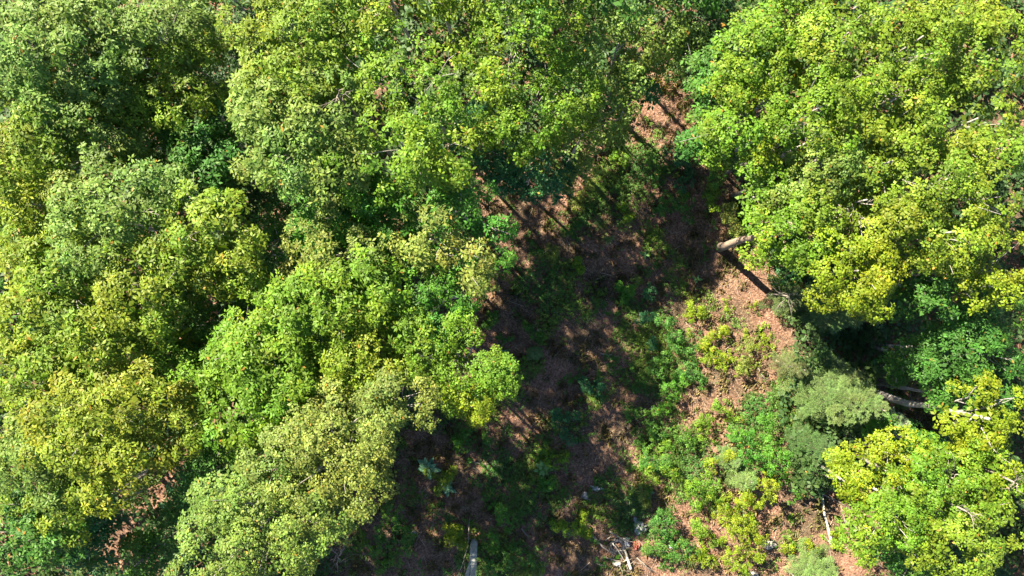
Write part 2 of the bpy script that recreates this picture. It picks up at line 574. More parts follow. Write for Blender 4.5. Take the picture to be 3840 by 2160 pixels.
tree('bluish pale crown at the top between the bright crown and the dark gap', 'pale', 11.2, [(1560, 100, 100), (1650, 60, 90, -.3), (1735, 75, 48, -1), (1480, 80, 65, -.5)], style='maple', accent=.3, dens=.64, fill=.0, group=G_CAN)
tree('fresh green crown with hanging lobes above the shaded overhang', 'lime', 11.8, [(1330, 260, 95), (1430, 220, 90, -.3), (1270, 330, 60, -1)], style='maple', accent=.4, dens=.95, fill=.0, group=G_CAN)
tree('green crown reaching over the clearing with a ragged lower right edge', 'pale', 9.6, [(1470, 330, 80), (1420, 400, 62, -.6), (1530, 250, 80, 0), (1560, 300, 42, -1), (1500, 360, 40, -.8), (1580, 210, 60, -1)], style='maple', accent=.3, dens=.64, fill=.0, group=G_CAN)
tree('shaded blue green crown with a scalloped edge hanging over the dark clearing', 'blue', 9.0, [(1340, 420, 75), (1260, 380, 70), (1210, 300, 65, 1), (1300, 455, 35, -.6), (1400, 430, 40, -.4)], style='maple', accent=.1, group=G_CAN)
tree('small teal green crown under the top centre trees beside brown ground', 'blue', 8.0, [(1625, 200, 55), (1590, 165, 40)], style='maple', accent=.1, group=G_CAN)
tree('shaded green crown in the middle of the left wood', 'vivid', 13.2, [(850, 480, 110), (950, 540, 90, -.7), (780, 560, 70, -.5)], accent=.25, group=G_CAN)
tree('dim green crown with bare twigs at the clearing edge', 'vivid', 14.0, [(1150, 520, 90), (1230, 620, 60, -.6), (1080, 480, 70), (1230, 540, 45, -.4)], accent=.3, dens=.75, fill=.0, group=G_CAN)
tree('crown with small pale tufts and dead twigs left of the dark shadow', 'khaki', 14.2, [(1080, 600, 75), (1180, 650, 60, -.6), (1200, 690, 38, -.8)], accent=.3, dens=.75, fill=.0, group=G_CAN)
# middle left
tree('soft yellow green crown at the left edge halfway down', 'bright', 14.4, [(60, 510, 110), (20, 600, 70, -.8)], accent=.35, group=G_CAN)
tree('light grey green crown near the left edge halfway down', 'pale', 15.8, [(240, 530, 115), (330, 480, 75, -.8), (190, 620, 85, -.6)], accent=.25, group=G_CAN)
tree('yellow tufted crown left of the dark hole in the left wood', 'yellowgreen', 15.0, [(500, 560, 95), (560, 660, 75, -.6), (440, 650, 80, -.3), (590, 700, 42, -.8)], accent=.5, group=G_CAN)
tree('khaki green crown right of the dark hole in the left wood', 'khaki', 13.8, [(840, 640, 105), (760, 610, 60, -.8), (930, 640, 60, -.6)], accent=.3, dens=.64, fill=.0, group=G_CAN)
tree('vivid green low crown in the left wood beside the clearing', 'vivid', 10.2, [(1090, 660, 55), (1050, 630, 45)], accent=.15, style='maple', group=G_CAN)
tree('green crown bulging into the clearing right of the vivid one', 'vivid', 12.2, [(1110, 760, 80), (1050, 720, 75), (1150, 730, 45, -.5), (1110, 830, 55, -.3)], accent=.35, dens=.64, fill=.0, group=G_CAN)
tree('yellow speckled crown near the left edge below the middle', 'yellowgreen', 15.4, [(110, 720, 105), (40, 650, 85, -.5), (180, 800, 85, -.4)], accent=.6, group=G_CAN)
tree('yellow green crown between the yellow speckled and the dark green crowns', 'yellowgreen', 15.4, [(310, 730, 110), (380, 660, 70, -.5), (250, 830, 85, -.5), (340, 830, 60, -.8)], accent=.5, group=G_CAN)
tree('deep green crown in shade below the dark hole of the left wood', 'mid', 11.0, [(490, 820, 95), (560, 760, 55, -.5), (430, 900, 65)], accent=.2, group=G_CAN)
tree('lime green crown below the dark hole beside the clearing side trees', 'lime', 14.8, [(830, 760, 105), (920, 730, 85, -.3), (720, 790, 65, -.6), (980, 800, 60, -.8)], accent=.3, group=G_CAN)
tree('fresh green crown in the lower middle of the left wood', 'lime', 15.0, [(640, 880, 110), (560, 920, 75, -.5), (700, 960, 95, -.4)], accent=.3, group=G_CAN)
tree('green crown next to the clearing in the lower middle', 'yellowgreen', 14.0, [(900, 880, 110), (1000, 880, 75, -.3), (860, 970, 70, -.6)], accent=.3, group=G_CAN)
tree('deep green crown with a pointed tip reaching right into the clearing', 'lime', 13.0, [(1150, 940, 85), (1080, 870, 70, .3), (1225, 950, 50, -.1), (1268, 955, 28, -.2), (1150, 870, 60, .2), (1190, 1000, 45, -.4)], style='maple', accent=.12, leaf=.13, group=G_CAN)
tree('small bright yellow green bough below the pointed deep green crown', 'bright', 12.4, [(1185, 1025, 40), (1150, 1005, 26), (1215, 1045, 20, -.2)], accent=.4, leaf=.13, nlimb=3, trunk=.09, group=G_CAN)
tree('green crown at the left edge in the lower third', 'yellowgreen', 14.8, [(50, 940, 95), (130, 930, 55, -.5), (10, 860, 50, -.6)], accent=.45, group=G_CAN)
# lower left
tree('large golden yellow crown in the lower left', 'gold', 15.8, [(240, 1060, 125), (160, 1120, 85, -.5), (300, 1150, 85, -.8), (240, 1240, 55, -1.2), (110, 1060, 55, -1)], accent=.3, group=G_CAN)
tree('narrow orange tipped crown on the right flank of the golden crown', 'gold', 14.4, [(430, 1070, 62), (400, 1010, 45, -.3), (465, 1100, 30, -.5)], accent=.5, nlimb=4, group=G_CAN)
tree('green crown right of the golden one with a pale top', 'lime', 14.6, [(600, 1040, 105), (540, 1000, 60, -.5), (700, 1060, 75, -.5), (640, 1110, 60, -.8)], accent=.25, group=G_CAN)
tree('mid green crown in the corner of the golden and the left edge crowns', 'pale', 14.4, [(40, 1140, 100), (130, 1210, 75, -.4)], accent=.4, group=G_CAN)
tree('pale crown with brownish lobes spreading toward the clearing', 'khaki', 15.2, [(880, 1070, 90), (960, 1020, 62), (1040, 1010, 52, -.4), (1075, 1040, 34, -.8), (790, 1090, 60)], style='maple', accent=.4, leaf=.14, group=G_CAN)
tree('broad pale yellow crown with a rounded right edge at the bottom clearing', 'khaki', 16.0, [(820, 1180, 135), (910, 1130, 72, -.6), (920, 1220, 66, -.9), (700, 1170, 95, -.4), (860, 1270, 62, -1)], style='maple', accent=.35, leaf=.14, group=G_CAN)
tree('pale yellow green crown cut by the bottom edge left of centre', 'pale', 16.0, [(640, 1340, 140), (760, 1330, 95, -.6), (530, 1400, 105, -.5), (560, 1260, 75, -.8)], style='maple', accent=.45, leaf=.14, group=G_CAN)
tree('dark green crown in the bottom left corner', 'mid', 13.0, [(50, 1370, 110), (120, 1300, 60, -.4)], accent=.3, group=G_CAN)
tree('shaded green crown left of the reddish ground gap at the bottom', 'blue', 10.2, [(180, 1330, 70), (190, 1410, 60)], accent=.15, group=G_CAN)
tree('small leafy green crown at the bottom edge right of the reddish gap', 'mid', 9.4, [(330, 1430, 60), (400, 1350, 50, -.4), (445, 1270, 38, -1)], accent=.3, group=G_CAN)
tree('low teal sapling crown standing in the dark gap of the lower left', 'blue', 6.8, [(460, 1245, 38), (430, 1290, 30)], accent=.1, leaf=.13, nlimb=3, trunk=.08, group=G_CAN)
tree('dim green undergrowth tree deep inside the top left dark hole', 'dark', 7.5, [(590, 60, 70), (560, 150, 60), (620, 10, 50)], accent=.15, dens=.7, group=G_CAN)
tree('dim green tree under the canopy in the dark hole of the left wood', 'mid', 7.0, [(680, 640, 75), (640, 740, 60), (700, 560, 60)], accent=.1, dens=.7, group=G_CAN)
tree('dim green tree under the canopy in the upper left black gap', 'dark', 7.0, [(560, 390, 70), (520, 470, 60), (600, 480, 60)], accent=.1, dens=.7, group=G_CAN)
tree('green crown joining the golden crown and its left neighbour near the left edge', 'yellowgreen', 13.4, [(30, 790, 80), (110, 870, 80), (210, 930, 80)], accent=.4, group=G_CAN)
tree('green crown between the golden crown and the fresh green one', 'lime', 12.6, [(390, 930, 85), (470, 970, 70), (330, 900, 60)], accent=.3, group=G_CAN)
tree('green crown in the seam between the two pale crowns of the lower left', 'mid', 13.0, [(520, 1190, 75), (480, 1140, 50), (570, 1130, 50)], accent=.4, group=G_CAN)
tree('medium green crown linking the left edge to the bottom left dark gap', 'yellowgreen', 13.2, [(110, 1300, 75), (190, 1250, 55), (40, 1260, 70)], accent=.3, group=G_CAN)
tree('green crown at the top edge between the two left hand pale crowns', 'yellowgreen', 14.0, [(300, 170, 90), (270, 240, 60)], accent=.3, group=G_CAN)
# upper right
tree('green crown on the left flank of the right wood near the top', 'mid', 11.4, [(1790, 250, 50), (1770, 320, 38, -.4), (1800, 170, 55)], accent=.4, base=(1800, 300), group=G_CAN)
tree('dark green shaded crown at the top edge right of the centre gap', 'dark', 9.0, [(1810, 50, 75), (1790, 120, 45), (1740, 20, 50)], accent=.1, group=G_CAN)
tree('lime crown on the upper left shoulder of the right wood', 'lime', 14.6, [(1920, 110, 95), (1980, 40, 75, -.3), (1870, 190, 55, -.8)], style='maple', accent=.35, base=(1860, 130), group=G_CAN)
tree('yellow green crown at the top edge of the right wood', 'yellowgreen', 15.2, [(2150, 70, 115), (2070, 120, 70, -.4)], style='maple', accent=.35, group=G_CAN)
tree('yellow green crown at the top edge toward the right corner', 'yellowgreen', 15.6, [(2340, 80, 105), (2410, 20, 70, -.4)], style='maple', accent=.4, group=G_CAN)
tree('yellow green crown in the top right corner', 'yellowgreen', 15.4, [(2520, 110, 105), (2540, 10, 70, -.5)], style='maple', accent=.4, group=G_CAN)
tree('green crown with spidery bare branches beside it in the upper right', 'lime', 13.8, [(1880, 290, 88), (1830, 350, 55, -.5), (1960, 250, 62)], style='maple', accent=.3, base=(1860, 320), group=G_CAN)
tree('bright crown with layered boughs in the upper middle of the right wood', 'lime', 15.0, [(2080, 260, 105), (2020, 330, 50, -.8), (2160, 220, 75, -.3)], style='maple', accent=.4, group=G_CAN)
tree('bright crown left of the horizontal pale branch in the upper right', 'yellowgreen', 15.4, [(2270, 240, 100), (2330, 310, 65, -.5)], style='maple', accent=.35, group=G_CAN)
tree('bright crown under the right end of the horizontal pale branch', 'yellowgreen', 14.8, [(2480, 290, 105), (2420, 230, 60, -.6), (2550, 350, 60, -.3)], style='maple', accent=.35, group=G_CAN)
tree('small pure yellow crown at the inner edge of the right wood', 'bright', 12.6, [(1960, 360, 36), (1935, 400, 26, -.3)], style='maple', accent=.6, nlimb=3, trunk=.09, base=(1930, 400), group=G_CAN)
tree('light green crown below the bare snag in the upper right', 'pale', 13.8, [(2110, 420, 90), (2030, 450, 60, -.4)], style='maple', accent=.35, group=G_CAN)
tree('dull green crown right of the bare snag in the upper right', 'yellowgreen', 14.4, [(2260, 400, 90), (2200, 350, 50, -.8)], style='maple', accent=.3, group=G_CAN)
tree('yellow green crown near the right edge above the middle', 'yellowgreen', 15.4, [(2420, 440, 100), (2510, 490, 75, -.4)], style='maple', accent=.45, group=G_CAN)
tree('lime crown of the leaning pale trunk at the right of the clearing', 'lime', 13.0, [(2008, 560, 86), (1948, 500, 56, -.5), (1968, 605, 50, -.5), (2070, 620, 60, -.4), (1920, 440, 45, -1)], style='maple', accent=.25, base=(1811, 622), trunk=.27, mat=M_BARK_PALE, group=G_CAN)
tree('yellow green crown around the pale broken stem in the right wood', 'yellowgreen', 13.6, [(2190, 500, 62), (2230, 590, 68, -.2), (2080, 520, 60)], style='maple', accent=.4, group=G_CAN)
tree('golden tinted crown at the right edge of the middle', 'yellowgreen', 14.8, [(2420, 580, 92), (2490, 620, 70, -.4), (2340, 560, 62, -.2)], style='maple', accent=.4, group=G_CAN)
tree('yellow crown above the shaded hollow of the right wood', 'bright', 13.8, [(2170, 680, 80), (2260, 700, 75, -.2), (2110, 640, 55, -.3), (2230, 740, 45, -.4)], style='maple', accent=.45, base=(2075, 690), group=G_CAN)
tree('yellow green crown at the right edge above the blue green shade', 'bright', 13.6, [(2520, 720, 62), (2560, 660, 50)], style='maple', accent=.4, group=G_CAN)
tree('teal shaded crown between the yellow crowns on the right', 'mid', 12.0, [(2400, 690, 78), (2350, 760, 55, -.3), (2460, 760, 55)], accent=.15, group=G_CAN)
tree('large blue green shaded crown right of the black hollow', 'mid', 11.0, [(2480, 880, 98), (2430, 960, 70, -.3), (2550, 960, 70), (2530, 790, 65)], accent=.12, group=G_CAN)
tree('green bush tree lit at its tips below the black hollow', 'mid', 7.0, [(2325, 905, 50), (2275, 935, 22, -.4), (2385, 955, 32, -.2)], style='maple', accent=.4, leaf=.14, group=G_CAN)
# lower right
tree('lit yellow green crown on the long grey scaly trunk at the right edge', 'bright', 12.8, [(2505, 1058, 85), (2550, 1120, 75, -.2), (2455, 1100, 40, -.3)], base=(2185, 987), trunk=.27, style='maple', accent=.3, leaf=.15, group=G_CAN)
tree('small green tree with round leaf tufts right of the second grey trunk', 'vivid', 5.6, [(2290, 1105, 42), (2350, 1120, 40), (2235, 1095, 22)], style='maple', accent=.4, leaf=.14, group=G_CAN)
tree('brilliant yellow green crown at the inner edge of the lower right wood', 'bright', 11.2, [(2240, 1190, 78), (2170, 1180, 48, -.3), (2300, 1150, 50), (2150, 1230, 28, -.6)], style='maple', accent=.45, leaf=.15, base=(2160, 1150), group=G_CAN)
tree('bright crown on the shaded grey trunk, right edge of the lower right wood', 'lime', 12.6, base=(2125, 1092), trunk=.2, lobes=[(2460, 1230, 100), (2390, 1190, 60, -.4), (2550, 1200, 60)], style='maple', accent=.35, leaf=.15, group=G_CAN)
tree('bright crown beside the bottom patch of bare reddish soil', 'lime', 12.0, [(2270, 1310, 92), (2200, 1350, 55, -.4), (2360, 1300, 60)], style='maple', accent=.35, leaf=.15, group=G_CAN)
tree('green crown in the bottom right corner', 'yellowgreen', 12.8, [(2470, 1380, 100), (2380, 1400, 60, -.4), (2560, 1330, 60)], style='maple', accent=.35, leaf=.15, group=G_CAN)
tree('shaded green crown at the bottom edge left of the corner crown', 'mid', 8.8, [(2310, 1420, 55), (2260, 1400, 35, -.3)], style='maple', accent=.4, leaf=.15, group=G_CAN)

# trees just beyond the frame, whose shade falls into the picture
G_OUT = 'trees beyond the edge of the photo'
for i, (u, v, r, z, c) in enumerate([
        (150, -140, 150, 15, 'pale'), (450, -150, 140, 15, 'pale'), (760, -150, 150, 16, 'yellowgreen'), (1060, -130, 140, 15, 'yellowgreen'),
        (1340, -150, 130, 15, 'yellowgreen'), (1600, -120, 130, 14, 'mid'), (1820, -130, 120, 13, 'mid'), (2080, -140, 140, 15, 'lime'),
        (2370, -150, 150, 15, 'yellowgreen'), (-150, 120, 130, 15, 'pale'), (-150, 430, 140, 15, 'pale'), (-150, 740, 140, 14, 'mid'),
        (-140, 1050, 130, 15, 'yellowgreen'), (-120, 1330, 130, 14, 'mid'), (1450, -330, 150, 15, 'mid'), (1750, -340, 150, 15, 'mid'), (900, -190, 130, 17, 'mid'), (620, -290, 150, 17, 'mid'), (1200, -270, 150, 16.5, 'mid'), (1330, -160, 120, 16, 'mid')]):
    tree('leafy crown standing beyond the edge of the photo', c, z - (3.0 if u < 500 else 0), [(u, v, r)], dens=.2, leaf=.24, group=G_OUT, nlimb=2)

# ------------------------------------------------------------------ trees known by their trunks
def bare_base_tree(label, pts, rads, mat, crown=None, color='bright', name='broadleaf_tree', forks=()):
    """pts: (u, v, z) along the trunk"""
    rng = np.random.default_rng(int(pts[0][0]))
    P = np.array([place(*p) for p in pts])
    P[0, 2] = ground_height(P[0, 0], P[0, 1]) - 0.1
    origin = P[0].copy()
    root = bpy.data.objects.new(name, None)
    root.location = tuple(origin)
    COL.objects.link(root)
    root['label'] = label
    root['category'] = 'tree'
    t = np.linspace(0, len(P) - 1, 14)
    Q = np.stack([np.interp(t, np.arange(len(P)), P[:, k]) for k in range(3)], -1)
    R = np.interp(t, np.arange(len(P)), rads)
    Q[1:-1] += rng.normal(0, 0.02, (12, 3))
    V, F = tubes([(Q - origin, R)], 12)
    link('trunk', mesh_faces('trunk', V, F, mat), root)
    for f in forks:
        S = np.array([place(*p) for p in f[0]])
        V, F = tubes([(wobble(S[0], S[-1], 7, .02, rng) - origin, np.linspace(f[1], f[2], 7))], 10)
        link('limb', mesh_faces('limb', V, F, mat), root)
    if crown:
        W = []
        for (u, v, r, z) in crown:
            c = place(u, v, z - 1)
            W.append((c[0], c[1], z, size(r, z - 1)))
        q, c, C = crown_mesh('crown', W, color, rng, 'maple', .15, .6, .8, .3)
        link('crown', mesh_polys('crown', q - origin, 4, c, M_LEAF), root)
    return root


bare_base_tree('smooth grey forked trunk rising at the bottom edge of the clearing',
               [(1192, 1362, 0.1), (1192, 1385, 1.2), (1190, 1408, 2.4), (1188, 1480, 5.5), (1180, 1600, 10)], [.235, .22, .215, .17, .09], M_BARK_BLUE,
               crown=[(1170, 1660, 110, 13), (1060, 1640, 90, 12.5)], color='mid',
               forks=[(((1190, 1405, 2.3), (1176, 1440, 3.9), (1150, 1530, 7)), .19, .08)])
bare_base_tree('slim stem shape above the long grey trunk',
               [(2205, 965, 0.1), (2255, 973, 1.8), (2340, 988, 4.6)], [.13, .11, .07], M_BARK)  # slim tapered tube beside the long trunk, without crown


# ------------------------------------------------------------------ dead branches that poke out of the canopy
def snag(label, u, v, z, ends, rad=.07, mat=None, name='dead_tree', trunk_r=.12, sub=4, top=None):
    rng = np.random.default_rng(int(u + v))
    s = place(u, v, z)
    b = np.array([s[0], s[1], ground_height(s[0], s[1]) - .1])
    root = bpy.data.objects.new(name, None)
    root.location = tuple(b)
    COL.objects.link(root)
    root['label'] = label
    root['category'] = 'dead tree'
    P = wobble(b, s, 9, .05, rng)
    V, F = tubes([(P - b, np.linspace(trunk_r, rad, 9))], 9)
    link('trunk', mesh_faces('trunk', V, F, mat or M_DEAD), root)
    E = [place(*e) for e in ends]
    twiggy(root, s, E, rad * .75, rng, b, mat or M_DEAD, sub=sub)


snag('leafless grey snag with forked twigs between green crowns, upper right wood', 2028, 330, 12.6,
     [(1975, 325, 13.6), (2005, 305, 13.8), (2045, 355, 13.0), (2060, 315, 13.4), (2030, 372, 12.6)], rad=.06)
snag('long pale bare branches crossing a dark green hollow, upper right wood', 1935, 268, 10.4,
     [(1890, 300, 11.4), (1875, 318, 11.2), (1985, 262, 11.6), (1905, 255, 11.2), (1960, 300, 10.6)], rad=.055)
snag('horizontal pale branch lying over a dark gap near the right edge', 2395, 178, 13.2,
     [(2350, 178, 13.8), (2440, 172, 14.0), (2380, 190, 13.2)], rad=.075, sub=2)
snag('stout pale broken limb above a shadow in the upper right wood', 2178, 212, 13.4,
     [(2205, 205, 14.0), (2200, 226, 13.4)], rad=.10, sub=1)
snag('pale reddish stem with broken boughs inside the right wood', 2135, 555, 11.8,
     [(2132, 525, 13.0), (2110, 515, 13.0), (2140, 580, 11.4), (2112, 540, 12.6)], rad=.11, sub=2)
snag('short reddish dead stub poking from the lime crown in the right wood', 2060, 400, 12.8,
     [(2066, 420, 13.0), (2052, 385, 13.6)], rad=.06, sub=1)
snag('fine white twigs over the broad pale crown left of the centre top', 850, 240, 15.0,
     [(820, 258, 15.8), (880, 232, 15.8), (860, 225, 15.8), (835, 262, 15.4)], rad=.04)
snag('thin bare white twigs on the shaded crown in the middle left', 955, 415, 11.8,
     [(960, 385, 12.8), (945, 440, 12.4), (970, 400, 12.8)], rad=.04)
snag('long bare twig sweeping over dim foliage beside the clearing', 1120, 498, 10.8,
     [(1160, 478, 11.4), (1085, 508, 11.2), (1135, 485, 11.2)], rad=.04, sub=2)
snag('bare twig cluster above the vivid green crown at the clearing edge', 1150, 605, 10.6,
     [(1180, 600, 11.4), (1120, 595, 11.4), (1080, 600, 11.2), (1165, 625, 10.9)], rad=.04)
snag('small pinkish dead twig on the lower clearing side crown', 1110, 942, 11.6, [(1090, 935, 12.2), (1135, 950, 12.2)], rad=.05, sub=1)
snag('bare branches sprawling beside the feathery evergreen right of the clearing', 1985, 745, 3.6,
     [(1960, 735, 4.2), (2005, 735, 4.4), (2000, 770, 3.6), (1955, 775, 3.4), (1990, 790, 3.2)], rad=.04)
snag('white branching twigs at the bottom left of the clearing', 850, 1400, 3.5,
     [(835, 1375, 4.2), (865, 1380, 4.2), (830, 1410, 4), (870, 1415, 4), (850, 1440, 3.5)], rad=.045)
snag('pale curved dead twig left of the brilliant yellow green crown', 2115, 1215, 4.0, [(2130, 1190, 5), (2112, 1240, 4), (2150, 1188, 5)], rad=.035, sub=0)
snag('bleached twigs over the bright corner crowns at the lower right', 2440, 1290, 12.4, [(2420, 1270, 13), (2475, 1300, 13), (2450, 1330, 12.8)], rad=.04)
snag('bleached forked twig at the right edge near the bottom', 2555, 1215, 12.6, [(2560, 1185, 13.2), (2540, 1235, 13), (2570, 1240, 12.8)], rad=.04)


# ------------------------------------------------------------------ conifers
def conifer(label, u, v, rpx, height, color, density=1.0, kind='spruce', tilt=(0, 0), droop=0.25, name='spruce_tree', gap=0.0, seed=1, lo=.12):
    rng = np.random.default_rng(seed)
    zr = height * 0.35
    R = size(rpx, zr)
    c = place(u, v, zr)
    gx, gy = c[0], c[1]
    b = np.array([gx, gy, ground_height(gx, gy)])
    root = bpy.data.objects.new(name, None)
    root.location = tuple(b)
    COL.objects.link(root)
    root['label'] = label
    root['category'] = 'conifer'
    top = np.array([tilt[0], tilt[1], height])
    P = wobble(np.zeros(3), top, 10, .015, rng)
    V, F = tubes([(P, np.linspace(.05 + height * .012, .012, 10))], 8)
    link('trunk', mesh_faces('trunk', V, F, M_BARK), root)
    col0 = np.array(color)
    quads, cols, paths = [], [], []
    z = height * lo
    a0 = rng.uniform(0, 6.28)
    step = .22 if kind == 'spruce' else .3
    while z < height * .985:
        f = z / height
        L = R * (1 - f) ** .75 * rng.uniform(.85, 1.05) + .12
        nb = max(4, int((7 if kind == 'spruce' else 6) * density))
        for k in range(nb):
            if rng.random() < gap:
                continue
            a0 += 2.4
            Lk = L * rng.uniform(.75, 1.12)
            dv = np.array([math.cos(a0), math.sin(a0), 0])
            o = np.array([np.interp(f, [0, 1], [0, top[0]]), np.interp(f, [0, 1], [0, top[1]]), z + rng.uniform(-.1, .1)])
            t = np.linspace(0, 1, 8)
            sl = .35 * (f - .3) + rng.normal(0, .05)
            B = o + dv * (t[:, None] * Lk) + np.array([0, 0, 1]) * ((sl * t - droop * t ** 2 + droop * .7 * t ** 4) * Lk)[:, None]
            paths.append((B[::2] if len(B) > 4 else B, np.linspace(.02 + .006 * Lk, .005, len(B[::2]))))
            sd = np.array([-dv[1], dv[0], 0])
            nt_ = max(5, int(Lk / (.12 if kind == 'spruce' else .12)))
            ts = np.linspace(.16, 1.0, nt_)
            pb = np.stack([np.interp(ts, t, B[:, q]) for q in range(3)], -1)
            bcol = col0 * rng.normal(1, .12) * (1 + rng.normal(0, .05, 3))
            for s in (-1, 1):
                tl = Lk * .34 * (1 - (ts - .35) ** 2 * 1.3) * rng.uniform(.7, 1.15, nt_)
                tl = np.clip(tl, .06, .75)
                td = unit(dv[None] * .75 + sd[None] * s + np.array([0, 0, -.12]) + rng.normal(0, .10, (nt_, 3)))
                # every twig: needles as short blades in pairs along it
                m = 5 if kind == 'spruce' else 4
                for j in range(m):
                    q0 = pb + td * (tl * j / m)[:, None]
                    for sn in (-1, 1):
                        nd = unit(td * .9 + np.cross(td, np.array([0, 0, 1.0])) * sn * .75 + rng.normal(0, .2, (nt_, 3)))
                        ln = (.13 if kind == 'spruce' else .15) * rng.uniform(.8, 1.3, (nt_, 1))
                        wd = .026 if kind == 'spruce' else .016
                        wv = unit(np.cross(nd, np.array([0, 0, 1.0]))) * wd
                        q = np.stack([q0, q0 + nd * ln * .5 + wv, q0 + nd * ln, q0 + nd * ln * .5 - wv], 1)
                        quads.append(q.reshape(-1, 3))
                        cols.append(np.repeat(bcol[None], nt_, 0) * rng.normal(1, .22, (nt_, 1)).clip(.4, 1.7) * (1 + .35 * j / m))
        z += step * (.8 + .5 * (1 - f))
    V, F = tubes(paths, 5)
    link('branch', mesh_faces('branch', V, F, M_BARK_DARK), root, kind='stuff')
    q = np.concatenate(quads)
    link('needles', mesh_polys('needles', q, 4, np.concatenate(cols), M_NEEDLE), root, kind='stuff')
    NTRI[0] += len(q) // 2
    return root


conifer('big pale grey green spruce with feathery boughs right of the clearing', 2092, 985, 102, 8.5, (.074, .116, .036), .9, seed=3, gap=.32, tilt=(.3, -.2))
conifer('silvery spruce top standing beside the big pale spruce, at the trunk foot', 2205, 1040, 38, 5.0, (.12, .17, .085), .8, seed=4, gap=.3)
conifer('olive green fir above the big spruce, left of the black hollow', 2085, 775, 84, 7.5, (.080, .13, .040), .9, seed=5, gap=.25)
conifer('wispy grey green young pine at the tip of the long trunk shadow', 1975, 750, 50, 4.0, (.075, .105, .035), .8, 'pine', seed=6, gap=.15, name='pine_tree')
conifer('sparse shaded fir below the big spruce', 2040, 1120, 55, 5.5, (.042, .080, .024), .8, seed=7, gap=.2)
conifer('thin wispy pine left of the big spruce over reddish soil', 1985, 920, 48, 3.8, (.080, .10, .035), .7, 'pine', seed=8, gap=.2, name='pine_tree')
conifer('soft pale young pine at the bottom edge beside the fallen birch', 2050, 1440, 66, 3.6, (.105, .165, .050), 1.2, 'pine', seed=9, name='pine_tree')
conifer('small pale green pine among yellow saplings in the lower right clearing', 1868, 1195, 44, 2.8, (.10, .155, .045), 1.1, 'pine', seed=10, name='pine_tree')
conifer('second pale pine just below the first in the lower right clearing', 1835, 1150, 34, 2.2, (.085, .14, .04), 1.0, 'pine', seed=11, name='pine_tree')
conifer('tiny green pine seedling in the middle of the shaded clearing', 1345, 888, 20, 1.2, (.07, .12, .035), 1.0, 'pine', seed=12, name='pine_tree')

print('TRIS canopy', NTRI[0])

# ------------------------------------------------------------------ saplings and shrubs of the clearing
def sapling(label, color, z, lobes, group='saplings and shrubs in the clearing', **kw):
    rs_ = np.random.default_rng(len(label) + int(lobes[0][0]))
    wild = []
    for lb in lobes:
        for k in range(3):
            a_ = rs_.uniform(0, 6.28)
            d_ = lb[2] * rs_.uniform(.15, .85)
            wild.append((lb[0] + d_ * math.cos(a_), lb[1] + d_ * math.sin(a_), lb[2] * rs_.uniform(.3, .62), -z * rs_.uniform(0, .55)))
    wild[0] = (lobes[0][0], lobes[0][1], lobes[0][2] * .6)
    lobes = wild
    a = dict(style='maple', leaf=.12, trunk=.03, clump=.24, dens=.85, accent=.4, nlimb=2, cat='shrub', name='sapling', dome=.9, mat=M_BARK_DARK)
    a.update(kw)
    return tree(label, color, z, lobes, group=group, **a)


